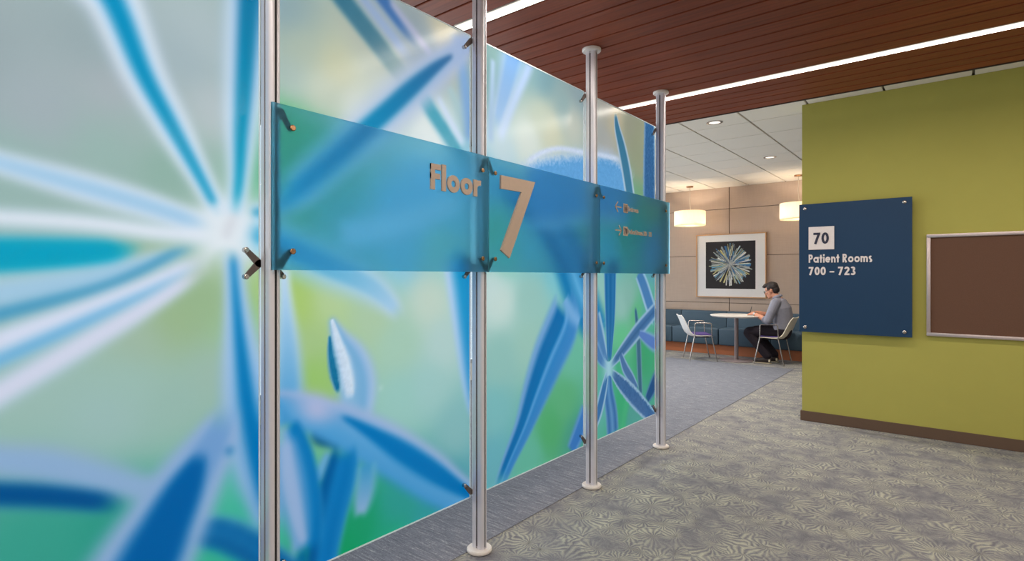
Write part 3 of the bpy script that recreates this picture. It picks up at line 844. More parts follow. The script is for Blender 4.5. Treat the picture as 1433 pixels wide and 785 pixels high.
([(3.404,0.694,0.0198),(3.354,0.578,0.0488),(3.287,0.444,0.0566),(3.212,0.340,0.0454)],0.18,0.06,0.12,[(-1,152,188,212),(-0.7,152,188,212),(-0.45,57,113,167),(0.45,57,113,167),(0.7,152,188,212),(1,152,188,212)],None,0),
([(3.424,0.765,0.0605),(3.424,0.711,0.0908),(3.424,0.656,0.0605)],1,0.06,0.12,[(-1,163,205,219),(-0.7,163,205,219),(-0.45,163,205,219),(0.45,163,205,219),(0.7,163,205,219),(1,163,205,219)],None,0),
]



def vnoise(x, y, seed=0):
    """smooth value noise on arrays"""
    xi, yi = np.floor(x).astype(np.int64), np.floor(y).astype(np.int64)
    fx, fy = x - xi, y - yi
    fx, fy = fx * fx * (3 - 2 * fx), fy * fy * (3 - 2 * fy)
    def hsh(a, b):
        h = (a * 374761393 + b * 668265263 + seed * 69069) & 0x7fffffff
        h = ((h ^ (h >> 13)) * 1274126177) & 0x7fffffff
        return ((h ^ (h >> 16)) & 0xffff) / 65535.0
    a, b, c, d = hsh(xi, yi), hsh(xi + 1, yi), hsh(xi, yi + 1), hsh(xi + 1, yi + 1)
    return (a * (1 - fx) + b * fx) * (1 - fy) + (c * (1 - fx) + d * fx) * fy


def sstep(a, b, x):
    k = np.clip((x - a) / (b - a + 1e-9), 0, 1)
    return k * k * (3 - 2 * k)


def to_lin(c):
    c = np.clip(c / 255.0, 0, 1)
    return np.where(c > .04045, ((c + .055) / 1.055) ** 2.4, c / 12.92)


def spine(pts, sub=6):
    P = np.array(pts)
    Q = np.vstack([2 * P[0] - P[1], P, 2 * P[-1] - P[-2]])
    out = []
    for i in range(1, len(Q) - 2):
        p0, p1, p2, p3 = Q[i - 1:i + 3]
        for k in range(sub):
            s_ = k / sub
            out.append(.5 * ((2 * p1) + (-p0 + p2) * s_ + (2 * p0 - 5 * p1 + 4 * p2 - p3) * s_ ** 2 + (-p0 + 3 * p1 - 3 * p2 + p3) * s_ ** 3))
    out.append(P[-1])
    out = np.array(out)
    out[:, 2] = np.maximum(out[:, 2], .002)
    return out


def paint_leaf(col, X, Y, pts, soft, f0, f1, a, b, fuzz, sub=6):
    S = spine(pts, sub)
    m = S[:, 2].max() * 1.7 + .02
    idx = np.nonzero((X > S[:, 0].min() - m) & (X < S[:, 0].max() + m) & (Y > S[:, 1].min() - m) & (Y < S[:, 1].max() + m))[0]
    if not len(idx):
        return
    x, y = X[idx], Y[idx]
    best = np.full(len(idx), 1e9)
    ss = np.zeros(len(idx))
    tt = np.zeros(len(idx))
    seg = np.hypot(*(S[1:, :2] - S[:-1, :2]).T)
    cum = np.concatenate([[0], np.cumsum(seg)])
    for i in range(len(seg)):
        if seg[i] < 1e-6:
            continue
        dx, dy = (S[i + 1, :2] - S[i, :2]) / seg[i]
        rx, ry = x - S[i, 0], y - S[i, 1]
        k = np.clip((rx * dx + ry * dy) / seg[i], 0, 1)
        ex, ey = rx - dx * k * seg[i], ry - dy * k * seg[i]
        w = S[i, 2] * (1 - k) + S[i + 1, 2] * k
        d = np.hypot(ex, ey) / w
        sg = np.sign(dx * ry - dy * rx)
        u = d < best
        best[u] = d[u]
        ss[u] = (d * np.where(sg == 0, 1, sg))[u]
        tt[u] = ((cum[i] + k * seg[i]) / cum[-1])[u]
    if fuzz:
        nz = vnoise(x * 70, y * 70, 3) + .8 * vnoise(x * 150, y * 150, 5) - .9
        ss = ss + fuzz * nz
        best = best + fuzz * .7 * nz
    al = 1 - sstep(1 - soft, 1 + soft * .5, best)
    if f0:
        al = al * sstep(0, f0, tt)
    if f1:
        al = al * (1 - sstep(1 - f1, 1, tt))
    A = np.array(a, float)
    ca = np.stack([np.interp(ss, A[:, 0], A[:, k]) for k in (1, 2, 3)], 1)
    if b is not None:
        B = np.array(b, float)
        cb = np.stack([np.interp(ss, B[:, 0], B[:, k]) for k in (1, 2, 3)], 1)
        ca = ca * (1 - tt[:, None]) + cb * tt[:, None]
    if fuzz:
        ca = ca + (nz * fuzz * 90)[:, None]
    col[idx] = col[idx] * (1 - al[:, None]) + ca * al[:, None]


def soften(col, ny, nz, sig):
    """out-of-focus blur of a painted grid"""
    k = np.exp(-np.arange(-int(3 * sig) - 1, int(3 * sig) + 2) ** 2 / (2 * sig * sig))
    k /= k.sum()
    h = len(k) // 2
    a = col.reshape(ny, nz, 3)
    for ax in (0, 1):
        pad = [(h, h) if i == ax else (0, 0) for i in range(3)]
        q = np.pad(a, pad, mode='edge')
        a = sum(w * np.take(q, np.arange(i, i + a.shape[ax]), axis=ax) for i, w in enumerate(k))
    return a.reshape(-1, 3)


def paint_mural(Y, Z, ny, nz, blur):
    G = np.array(PRINT_GROUND, float)
    num = np.zeros((len(Y), 3))
    den = np.zeros(len(Y))
    for gy, gz, r, g, b in G:
        w = 1.0 / ((Y - gy) ** 2 + (Z - gz) ** 2 + .007) ** 2
        num += w[:, None] * np.array([r, g, b])
        den += w
    col = num / den[:, None]
    for lf in PRINT_LEAVES:
        if not blur or lf[-1] < .1:
            paint_leaf(col, Y, Z, *lf)
    if blur:
        col = soften(col, ny, nz, blur)
        for lf in PRINT_LEAVES:
            if lf[-1] >= .1:
                paint_leaf(col, Y, Z, *lf)
    return to_lin(col)


def ink_grid(name, ny, nz, place, colour, mat, parent):
    """dense flat grid carrying the print as a colour attribute"""
    a, b = np.meshgrid(np.arange(ny), np.arange(nz), indexing='ij')
    co = place(a.ravel() / (ny - 1), b.ravel() / (nz - 1))
    i0 = (a[:-1, :-1] * nz + b[:-1, :-1]).ravel()
    quads = np.stack([i0, i0 + nz, i0 + nz + 1, i0 + 1], 1)
    me = bpy.data.meshes.new(name)
    me.vertices.add(len(co))
    me.vertices.foreach_set('co', co.ravel())
    me.loops.add(quads.size)
    me.loops.foreach_set('vertex_index', quads.ravel())
    me.polygons.add(len(quads))
    me.polygons.foreach_set('loop_start', np.arange(0, quads.size, 4))
    me.polygons.foreach_set('use_smooth', np.ones(len(quads), bool))
    me.update(calc_edges=True)
    at_ = me.color_attributes.new('ink', 'FLOAT_COLOR', 'POINT')
    rgba = np.ones((len(co), 4))
    rgba[:, :3] = colour
    at_.data.foreach_set('color', rgba.ravel())
    return link(name, me, mat, parent)


GLASS_SPANS = [(-.04, .955), (.975, 2.02), (2.04, 3.09), (3.11, 4.172)]
glass_lab = ['printed glass pane of the large white and blue star flower at left', 'printed glass pane of crossing blue leaves behind the Floor sign',
             'printed glass pane of one long slanting blue leaf behind the 7 sign', 'printed glass pane of the small blue star flower at the far end']
for (y0, y1), lb, blur in zip(GLASS_SPANS, glass_lab, (2.1, 1.8, 1.0, 0)):
    g_ = thing('printed_glass_panel', lb, 'glass panel', (GLASS_X, (y0 + y1) / 2, G_BOT), 0, 'printed glass panes of the screen')
    ny, nz = int((y1 - y0 - .008) / .005) + 1, int((G_TOP - G_BOT - .008) / .005) + 1
    YY = np.repeat(np.linspace(y0 + .004, y1 - .004, ny), nz)
    ZZ = np.tile(np.linspace(G_BOT + .004, G_TOP - .004, nz), ny)
    hy, hz = (y1 - y0) / 2, G_TOP - G_BOT
    ink_grid('printed_film', ny, nz, lambda a, b: np.stack([np.zeros_like(a), (a * 2 - 1) * (hy - .004), .004 + b * (hz - .008)], 1), paint_mural(YY, ZZ, ny, nz, blur), 'mural_print', g_)
    em = NB()
    for q in ((-hy, hy, 0, .004), (-hy, hy, hz - .004, hz), (-hy, -hy + .004, .004, hz - .004), (hy - .004, hy, .004, hz - .004)):
        box(em, -.005, .005, *q)
    obj('polished_edge', em, 'glass_edge', g_, 0)

# ------------------------------------------------------------------ lettering
def arc(cx, cy, rx, ry, a0, a1, n=14):
    return [(cx + rx * math.cos(R(a0 + (a1 - a0) * k / n)), cy + ry * math.sin(R(a0 + (a1 - a0) * k / n))) for k in range(n + 1)]


def T(w):
    """strokes of a bold geometric alphabet, cap height 1, stroke width w"""
    h = w / 2
    xh = .70
    ro = xh / 2 - h
    ring = arc(ro + h, xh / 2, ro, ro, 0, 360, 26)
    return {
        'F': (.52, [[(h, 0), (h, 1)], [(0, 1 - h), (.52, 1 - h)], [(0, .53), (.48, .53)]]),
        'l': (w, [[(h, 0), (h, 1.04)]]),
        'o': (xh, [ring]),
        'r': (.42, [[(h, 0), (h, xh)], arc(.40, .36, .40 - h, xh - h - .36, 165, 82, 8)]),
        'P': (.56, [[(h, 0), (h, 1)], [(h, 1 - h), (.28, 1 - h)] + arc(.28, .69, .28 - h, .31 - h, 90, -90)[1:] + [(h, .38 + h)]]),
        'a': (xh + .02, [ring, [(xh + .02 - h, 0), (xh + .02 - h, xh)]]),
        't': (.40, [[(.20, 0), (.20, .94)], [(0, xh - h), (.40, xh - h)]]),
        'i': (w, [[(h, 0), (h, xh)], [(h, .80), (h, .80 + w * 1.05)]]),
        'e': (xh, [arc(ro + h, xh / 2, ro, ro, 0, 318, 22), [(h, xh / 2), (xh - h * .4, xh / 2)]]),
        'n': (.58, [[(h, 0), (h, xh)], [(h, .38)] + arc(.29, .40, .29 - h, xh - h - .40, 180, 0) + [(.58 - h, 0)]]),
        'R': (.62, [[(h, 0), (h, 1)], [(h, 1 - h), (.28, 1 - h)] + arc(.28, .71, .28 - h, .29 - h, 90, -90)[1:] + [(h, .42 + h)], [(.24, .46), (.50, 0)]]),
        'm': (.92, [[(h, 0), (h, xh)], [(h, .40)] + arc(.28, .42, .28 - h, xh - h - .42, 180, 0, 10) + [(.56 - h, 0)], [(.56 - h, .40)] + arc(.74 - h, .42, .18, xh - h - .42, 180, 0, 10) + [(.92 - h, 0)]]),
        's': (.44, [arc(.22, .52, .22 - h, .18 - h * .7, 40, 250, 10) + arc(.22, .19, .22 - h, .19 - h * .8, 80, -140, 10)]),
        '7': (.56, [[(0, 1 - h), (.54, 1 - h)], [(.45, 1 - h * .6), (.14, 0)]]),
        '0': (.58, [arc(.29, .5, .29 - h, .5 - h, 0, 360, 26)]),
        '2': (.56, [arc(.28, .70, .28 - h, .30 - h, 170, -35, 12) + [(.12, h)], [(.02, h), (.56, h)]]),
        '3': (.54, [arc(.25, .74, .26 - h, .26 - h, 150, -90, 12), arc(.25, .27, .29 - h, .27 - h, 90, -150, 12)]),
        '-': (.50, [[(0, .40), (.50, .40)]]),
        ' ': (.22, []),
    }


def stroke(bm, pts, w, d0, d1, put):
    """flat band of width w along a polyline, extruded between two depths"""
    closed = len(pts) > 4 and math.hypot(pts[0][0] - pts[-1][0], pts[0][1] - pts[-1][1]) < 1e-4
    P = [Vector(p) for p in (pts[:-1] if closed else pts)]
    n = len(P)
    L, Rr = [], []
    for i in range(n):
        a = P[i - 1] if (i or closed) else P[i]
        b = P[(i + 1) % n] if (i < n - 1 or closed) else P[i]
        d = (b - a).normalized()
        nn = Vector((-d.y, d.x))
        L.append(P[i] + nn * w / 2)
        Rr.append(P[i] - nn * w / 2)
    V = [[bm.verts.new(put(q.x, q.y, d)) for q in side] for d in (d0, d1) for side in (L, Rr)]
    for i in range(n if closed else n - 1):
        j = (i + 1) % n
        bm.faces.new((V[0][i], V[0][j], V[1][j], V[1][i]))
        bm.faces.new((V[2][i], V[3][i], V[3][j], V[2][j]))
        bm.faces.new((V[0][i], V[2][i], V[2][j], V[0][j]))
        bm.faces.new((V[1][i], V[1][j], V[3][j], V[3][i]))
    if not closed:
        for i in (0, n - 1):
            bm.faces.new((V[0][i], V[1][i], V[3][i], V[2][i]))


def text(parent, string, x0, x1, base, cap, depth, mat, put, w=.2, gap=.09, single=None):
    """set a line of letters between x0 and x1; each letter is a part unless single names the joined part"""
    G = T(w)
    tot = sum(G[c][0] for c in string) + gap * (len(string) - 1)
    kx = (x1 - x0) / tot
    x = 0.0
    joined = NB() if single else None
    for c in string:
        wd, st = G[c]
        bm = joined if single else NB()
        for k_, s_ in enumerate(st):
            ww = w * (.8 if c == '-' else 1)
            stroke(bm, [(q[0], q[1]) for q in s_], ww, 0, depth * (1 + .06 * k_), lambda a, b, d, x=x: put(x0 + (x + a) * kx, base + b * cap, d))
        if not single and st:
            obj('letter' if c.isalpha() else 'digit' if c.isdigit() else 'dash', bm, mat, parent, 30)
        elif not single:
            bm.free()
        x += wd + gap
    if single:
        obj(single, joined, mat, parent, 30)


# ------------------------------------------------------------------ frosted blue signs hung on the posts
SP = [(.940, 2.026), (2.034, 3.096), (3.104, 4.190)]
sign_lab = ['frosted blue glass sign with the word Floor', 'frosted blue glass sign with a large tan 7', 'frosted blue glass sign with two arrows and small directions']
signs = []
for i, ((y0, y1), lb) in enumerate(zip(SP, sign_lab)):
    yc = (y0 + y1) / 2
    s_ = thing('sign_panel', lb, 'sign', (SIGN_X, yc, S_BOT), 0, 'frosted blue sign panes')
    hy, hz = (y1 - y0) / 2, S_TOP - S_BOT
    obj('glass_pane', bx(-.005, .005, -hy, hy, 0, hz), 'frosted_blue', s_, 0)
    pa = POST_Y[i] + .046 - yc
    pb = POST_Y[i + 1] - .046 - yc
    for yy in (pa, pb):
        for zz in (hz - .074, .064):
            bm = NB()
            lathe(bm, [(.0095, .0055), (.0105, .0075), (.0105, .011), (.008, .0135)], 16, 0, yy, zz, 'x')
            obj('bolt', bm, 'bolt_bronze', s_, 40)
    signs.append((s_, yc))


def sput(yc):
    return lambda a, b, d: (.0055 + d, a - yc, b - S_BOT)


s_, yc = signs[0]
text(s_, 'Floor', 1.645, 1.963, 1.727, .112, .008, 'letter_tan', sput(yc), .215, .075)
s_, yc = signs[1]
bm = NB()
pu = sput(yc)
prism(bm, [(2.112, 1.786), (2.278, 1.788), (2.112, 1.481), (2.180, 1.443), (2.397, 1.855), (2.112, 1.853)], 0, .010, lambda a, b, d: pu(a, b, d))
tag(obj('digit', bm, 'letter_tan', s_, 30), 'large tan number seven')
s_, yc = signs[2]
pu = sput(yc)
for zc, direc in ((1.816, -1), (1.660, 1)):
    bm = NB()
    ya, yb = 3.300, 3.386
    tip, tail = (ya, yb) if direc < 0 else (yb, ya)
    stroke(bm, [(tail, zc), (tip, zc)], .0085, 0, .003, pu)
    stroke(bm, [(tip - direc * .036, zc + .034), (tip, zc), (tip - direc * .036, zc - .034)], .009, 0, .003, pu)
    obj('arrow', bm, 'letter_tan', s_, 0)
    ic = obj('icon_tile', prism(NB(), [(3.415, zc - .031), (3.478, zc - .031), (3.478, zc + .031), (3.415, zc + .031)], 0, .003, pu), 'letter_tan', s_, 0)
    pz = lambda a, b, d: pu(a, b, d + .0032)
    if direc < 0:
        bm = NB()
        for px_ in (3.435, 3.459):
            prism(bm, [(px_ + .0055 * math.cos(k * .7), zc + .019 + .0055 * math.sin(k * .7)) for k in range(9)], 0, .001, pz)
            prism(bm, [(px_ - .008, zc - .004), (px_ - .004, zc - .026), (px_ + .004, zc - .026), (px_ + .008, zc - .004), (px_ + .006, zc + .011), (px_ - .006, zc + .011)], 0, .001, pz)
        obj('restroom_symbol', bm, 'letter_navy', ic, 0)
        text(s_, 'Restrooms', 3.487, 3.640, zc - .016, .034, .003, 'letter_tan', pu, .18, .1, single='small_lettering')
    else:
        text(ic, '70', 3.426, 3.468, zc - .019, .038, .001, 'letter_navy', pz, .2, .1, single='tile_number')
        text(s_, 'Patient Rooms 700 - 723', 3.487, 3.858, zc - .016, .034, .003, 'letter_tan', pu, .18, .1, single='small_lettering')

# ------------------------------------------------------------------ navy room sign on the green wall
SX0, SX1, SZ0, SZ1, SY = -1.168, -.309, .838, 2.02, 5.725
s_ = thing('room_sign', 'square navy wall sign for patient rooms 700 to 723 on the green wall', 'sign', ((SX0 + SX1) / 2, SY, SZ0))
xc = (SX0 + SX1) / 2
obj('sign_face', bx(SX0 - xc, SX1 - xc, 0, .012, 0, SZ1 - SZ0, bev=.0015, seg=1), 'sign_navy', s_, 30)
for xx in (-1.118, -.362):
    for zz in (.882, 1.978):
        bm = NB()
        lathe(bm, [(.011, -.0005), (.014, -.003), (.014, -.007), (.009, -.0105)], 18, xx - xc, 0, zz - SZ0, 'y')
        b_ = obj('bolt', bm, 'bolt_steel', s_, 40)
        bm = NB()
        lathe(bm, [(.010, .0125), (.010, .0645)], 14, xx - xc, 0, zz - SZ0, 'y')
        obj('standoff', bm, 'bolt_steel', b_, 40)
put = lambda a, b, d: (a - xc, -.0005 - d, b - SZ0)
tl_ = obj('number_tile', prism(NB(), [(-1.086, 1.597), (-.880, 1.597), (-.880, 1.8055), (-1.086, 1.8055)], 0, .010, put), 'letter_white', s_, 0)
text(tl_, '70', -1.046, -.921, 1.648, .103, .003, 'letter_navy', lambda a, b, d: put(a, b, d + .0103), .19, .08)
text(s_, 'Patient Rooms', -1.086, -.591, 1.477, .076, .006, 'letter_white', put, .2, .1)
text(s_, '700 - 723', -1.086, -.715, 1.363, .076, .006, 'letter_white', put, .2, .1)

# notice board running out of the picture on the right
nb = thing('notice_board', 'silver framed brown pin board at the right edge of the green wall', 'notice board', (.35, 5.77, .858))
hw_, hh_ = .565, .842
bm = NB()
for q in ((-hw_, hw_, 0, .028), (-hw_, hw_, hh_ - .028, hh_), (-hw_, -hw_ + .028, .028, hh_ - .028), (hw_ - .028, hw_, .028, hh_ - .028)):
    box(bm, q[0], q[1], -.012, .0195, q[2], q[3], bev=.004, seg=2)
obj('frame', bm, 'board_frame', nb, 30)
obj('pin_surface', bx(-hw_ + .028, hw_ - .028, .004, .016, .028, hh_ - .028), 'board_brown', nb, 0)

# ------------------------------------------------------------------ downlights
for k, (x, y, lb) in enumerate([(-2.0, 5.87, 'round recessed downlight in the white tiles beside the wooden ceiling'), (-2.0, 8.05, 'round recessed downlight in the white tiles nearer the back wall'),
                                (-4.1, 6.0, 'round recessed downlight by the windows beside the wooden ceiling'), (-4.1, 8.05, 'round recessed downlight by the windows nearer the back wall')]):
    d_ = thing('downlight', lb, 'ceiling light', (x, y, TILE_Z), 0, 'recessed downlights in the tile ceiling')
    bm = NB()
    prof = [(.058, -.004), (.070, -.005), (.082, -.003), (.082, -.0005), (.060, -.0005)]
    rings = []
    for r_, h_ in prof + [prof[0]]:
        rings.append([bm.verts.new((r_ * math.cos(2 * math.pi * j / 32), r_ * math.sin(2 * math.pi * j / 32), h_)) for j in range(32)])
    for A, B in zip(rings, rings[1:]):
        for j in range(32):
            bm.faces.new((A[j], A[(j + 1) % 32], B[(j + 1) % 32], B[j]))
    obj('trim_ring', bm, 'chrome', d_, 40)
    obj('lamp_lens', lathe(NB(), [(.040, -.0045), (.057, -.0025), (.057, -.001), (.02, -.001)], 24), 'strip_glow', d_, 40)
    sd = bpy.data.lights.new('downlight_lamp', 'SPOT')
    sd.energy, sd.color, sd.spot_size, sd.spot_blend, sd.shadow_soft_size = DOWN_W * 4, WARM, R(120), .8, .05
    so = bpy.data.objects.new('downlight_lamp', sd)
    C.objects.link(so)
    so.parent = d_
    so.location = (0, 0, -.02)

# ------------------------------------------------------------------ pendants
for x, y, lb in [(-3.77, 9.77, 'cream drum pendant lamp hanging left of the framed starburst picture'), (-2.0, 9.75, 'cream drum pendant lamp half hidden behind the navy sign')]:
    p_ = thing('pendant_lamp', lb, 'pendant lamp', (x, y, TILE_Z), 0, 'drum pendant lamps over the bench')
    obj('ceiling_canopy', lathe(NB(), [(.02, -.022), (.055, -.020), (.062, -.012), (.062, -.001), (.02, -.001)], 28), 'bolt_bronze', p_, 40)
    pts = [(0, 0, -.02), (.004, 0, -.12), (-.006, .003, -.24), (.006, 0, -.36), (.012, 0, -.42), (0, 0, -.49)]
    obj('cord', tube(NB(), pts, .004, 6), 'cord_white', p_, 40)
    bm = NB()
    n = 48
    ro, ri, zb, zt = .27, .266, -.705, -.448
    L = [[bm.verts.new((r_ * math.cos(2 * math.pi * j / n), r_ * math.sin(2 * math.pi * j / n), z_)) for j in range(n)] for r_, z_ in ((ro, zb), (ro, zt), (ri, zt), (ri, zb))]
    for A, B in zip(L, L[1:] + L[:1]):
        for j in range(n):
            bm.faces.new((A[j], A[(j + 1) % n], B[(j + 1) % n], B[j]))
    obj('shade', bm, 'shade_fabric', p_, 40)
    obj('bottom_diffuser', lathe(NB(), [(.02, -.700), (.262, -.700), (.262, -.694), (.02, -.694)], 40), 'shade_fabric', p_, 40)
    bm = NB()
    for j in range(3):
        an = 2 * math.pi * j / 3
        tube(bm, [(0, 0, -.49), (.265 * math.cos(an), .265 * math.sin(an), -.455)], .003, 6)
    obj('spider_frame', bm, 'chrome', p_, 40)
    obj('bulb', lathe(NB(), [(.008, -.50), (.014, -.52), (.032, -.57), (.03, -.60), (.012, -.62)], 16), 'lamp_glow', p_, 40)
    ld = bpy.data.lights.new('pendant_bulb_light', 'POINT')
    ld.energy, ld.color, ld.shadow_soft_size = PENDANT_W, (1.0, .86, .68), .05
    lo = bpy.data.objects.new('pendant_bulb_light', ld)
    C.objects.link(lo)
    lo.parent = p_
    lo.location = (0, 0, -.655)

# ------------------------------------------------------------------ framed starburst picture
AX0, AX1, AZ0, AZ1 = -3.834, -2.604, .97, 2.122
axc = (AX0 + AX1) / 2
ar = thing('framed_picture', 'framed picture of a radiating starburst on black above the bench', 'picture', (axc, YF - .03, AZ0))
hw_, hh_ = (AX1 - AX0) / 2, AZ1 - AZ0
bm = NB()
for q in ((-hw_, hw_, 0, .018), (-hw_, hw_, hh_ - .018, hh_), (-hw_, -hw_ + .018, .018, hh_ - .018), (hw_ - .018, hw_, .018, hh_ - .018)):
    box(bm, q[0], q[1], -.012, .029, q[2], q[3], bev=.002, seg=1)
obj('frame', bm, 'frame_wood', ar, 30)
obj('mat_board', bx(-hw_ + .018, hw_ - .018, .002, .012, .018, hh_ - .018), 'mat_white', ar, 0)


def paint_art(n):
    a, b = np.meshgrid(np.linspace(-.436, .436, n), np.linspace(-.427, .427, n), indexing='ij')
    X, Y = a.ravel(), b.ravel()
    col = np.full((len(X), 3), 0.0) + np.array([46., 42., 44.])
    rnd = random.Random(11)
    pal = [(214, 218, 220), (180, 186, 182), (120, 176, 206), (214, 206, 150), (150, 160, 160), (90, 100, 110), (232, 232, 228), (70, 120, 170), (190, 190, 150)]
    for k in range(230):
        an = rnd.uniform(0, 2 * math.pi)
        r0 = rnd.uniform(.02, .22)
        r1 = min(r0 + rnd.uniform(.10, .30), rnd.uniform(.33, .385))
        if r1 < r0 + .03:
            continue
        w = rnd.uniform(.003, .014)
        an2 = an + rnd.uniform(-.12, .12)
        p0 = (r0 * math.cos(an), .01 + r0 * math.sin(an), w * .35)
        p1 = (r1 * math.cos(an2), .01 + r1 * math.sin(an2), w)
        c_ = rnd.choice(pal)
        e_ = tuple(max(0, v - 50) for v in c_)
        paint_leaf(col, X, Y, [p0, p1], .3, 0, 0, [(-1, *e_), (-.2, *c_), (.6, *c_), (1, *e_)], None, 0, 1)
    for k in range(60):
        an = 2 * math.pi * k / 60 + rnd.uniform(-.04, .04)
        r1 = rnd.uniform(.06, .20)
        c_ = rnd.choice([(200, 200, 196), (170, 172, 170), (120, 130, 140)])
        paint_leaf(col, X, Y, [(0, .01, .001), (r1 * math.cos(an), .01 + r1 * math.sin(an), .003)], .5, 0, 0, [(-1, *c_), (1, *c_)], None, 0, 1)
    return to_lin(col)


ink_grid('art_print', 180, 180, lambda a, b: np.stack([(a * 2 - 1) * .436 + .0, np.zeros_like(a) + .0015, .16 + b * .854], 1), paint_art(180), 'art_print', ar)

# ------------------------------------------------------------------ upholstered bench
seams = [-4.92, -4.08, -3.24, -2.40, -1.56, -.72]
BF, BB = 9.70, YF - .012
bench_lab = ['blue upholstered bench section farthest left, beside the last post', 'blue upholstered bench section behind the empty white chair', 'blue upholstered bench section behind the table and below the picture',
             'blue upholstered bench section behind the seated person', 'blue upholstered bench section hidden right of the seated person']
for (xa, xb), lb in zip(zip(seams, seams[1:]), bench_lab):
    xm, hw = (xa + xb) / 2, (xb - xa) / 2 - .004
    b_ = thing('bench_section', lb, 'bench', (xm, BF, 0), 0, 'sections of the blue bench')
    obj('seat', bx(-hw, hw, 0, .42, .168, .455, bev=.022, seg=3), 'bench_blue', b_, 40)
    # leaning back cushion
    bm = NB()
    prof = [(.40, .30), (.425, .46), (.455, .715), (.475, .728), (.56, .728), (BB - BF, .71), (BB - BF, .30)]
    prism(bm, prof, -hw, hw, lambda a, b, d: (d, a, b))
    es = [e for e in bm.edges]
    bmesh.ops.bevel(bm, geom=es, offset=.012, segments=2, profile=.5, affect='EDGES')
    obj('backrest', bm, 'bench_blue', b_, 40)
tag(obj('bench_plinth', bx(-4.92, -.72, BF + .07, BB, .0005, .165), 'plinth_orange', smooth=0), 'long orange brown plinth under the blue bench', 'plinth')

# ------------------------------------------------------------------ cafe table
tb = thing('cafe_table', 'round white pedestal table in front of the seated person', 'table', (-2.80, 9.24, 0))
TOPZ = .733
obj('tabletop', lathe(NB(), [(.30, TOPZ - .032), (.375, TOPZ - .028), (.398, TOPZ - .012), (.400, TOPZ - .003), (.394, TOPZ), (.30, TOPZ)], 64), 'table_white', tb, 40)
obj('column', lathe(NB(), [(.032, .018), (.032, TOPZ - .05), (.075, TOPZ - .045), (.075, TOPZ - .0325)], 24), 'table_metal', tb, 40)
obj('base', lathe(NB(), [(.05, .0005), (.262, .0005), (.268, .006), (.262, .012), (.06, .018), (.02, .018)], 48), 'table_metal', tb, 40)
nt = obj('paper_sheet', bx(-.105, .105, -.148, .148, 0, .0015), 'paper', smooth=0)
nt.location = (-2.63, 9.24, TOPZ + .0003)
nt.rotation_euler = (0, 0, R(80))
tag(nt, 'sheet of white paper on the table under the writing hand', 'paper')

# ------------------------------------------------------------------ chairs
def shell_mesh(mat):
    # side profile from seat front to back top, with half width and edge lift
    prof = [(.165, .402, .200, .0), (.150, .412, .212, .002), (.08, .412, .222, .006), (-.02, .402, .226, .010), (-.10, .398, .226, .016), (-.16, .412, .224, .02), (-.205, .452, .220, .022),
            (-.235, .51, .217, .022), (-.265, .585, .214, .020), (-.292, .655, .208, .016), (-.315, .705, .198, .012), (-.330, .728, .180, .010)]
    bm = NB()
    n = 10
    grid = []
    for i, (x, z, w, lf) in enumerate(prof):
        a, b = prof[max(i - 1, 0)], prof[min(i + 1, len(prof) - 1)]
        d = Vector((b[0] - a[0], 0, b[1] - a[1])).normalized()
        nm = Vector((-d.z, 0, d.x)) * -1
        if nm.z < 0 and i < 5:
            nm = -nm
        if i >= 5 and nm.x < 0:
            nm = -nm
        row = []
        for k in range(n + 1):
            u = k / n * 2 - 1
            p = Vector((x, u * w, z)) + nm * lf * (u ** 4) * 1.6
            row.append(bm.verts.new(p))
        grid.append(row)
    for A, B in zip(grid, grid[1:]):
        for k in range(n):
            bm.faces.new((A[k], A[k + 1], B[k + 1], B[k]))
    bmesh.ops.recalc_face_normals(bm, faces=bm.faces)
    bmesh.ops.solidify(bm, geom=bm.faces[:], thickness=.012)
    return mesh(bm, 'shell', 60)


def make_chair(name, label, shellmat, loc, rz):
    ch = thing(name, label, 'chair', loc, rz, 'white armchairs with chrome legs')
    link('shell', shell_mesh(shellmat), shellmat, ch)
    bm = NB()
    box(bm, -.13, .145, -.19, .19, .4155, .436, bev=.010, seg=3)
    obj('seat_cushion', bm, 'cushion_violet', ch, 50)
    for sd in (-1, 1):
        y1, y2 = sd * .236, sd * .247
        obj('leg', tube(NB(), [(.140, y1, .400), (.222, y2, .0045)], .0095, 10), 'chrome', ch, 40)
        obj('leg', tube(NB(), [(-.125, y1, .400), (-.205, y2, .0045)], .0095, 10), 'chrome', ch, 40)
        path = fillet([(.140, y1, .400), (.135, y1, .612), (-.115, y1, .616), (-.125, y1, .400)], .03)
        obj('armrest', tube(NB(), path, .0085, 10, up=(0, 1, 0)), 'chrome', ch, 40)
    bm = NB()
    tube(bm, [(.12, -.236, .394), (.12, .236, .394)], .008, 8)
    tube(bm, [(-.10, -.236, .386), (-.10, .236, .386)], .008, 8)
    box(bm, -.11, .13, -.10, .10, .372, .386)
    obj('under_frame', bm, 'dark_groove', ch, 40)
    return ch


CH1 = make_chair('arm_chair', 'empty white armchair with violet cushion left of the round table', 'chair_white', (-3.29, 8.93, 0), R(33))
CH2C = Vector((-2.262, 9.315, 0))
CH2 = make_chair('arm_chair', 'white armchair with the person sitting in it', 'chair_cream', CH2C, R(180))

# ------------------------------------------------------------------ seated person
# local frame: forward is -X in the room; points below are room coordinates


def ell(bm, c, r, rot=None, n=16):
    mt = Matrix.Translation(c) @ (rot.to_4x4() if rot else Matrix()) @ Matrix.Diagonal((*r, 1))
    bmesh.ops.create_uvsphere(bm, u_segments=n, v_segments=n // 2 + 2, radius=1, matrix=mt)


def limb(bm, pts, rad, n=14):
    """tapered limb with round ends"""
    tube(bm, pts, rad, n)
    for p, r in ((pts[0], rad[0]), (pts[-1], rad[-1])):
        r = min(r) if isinstance(r, tuple) else r
        ell(bm, p, (r * .98,) * 3)


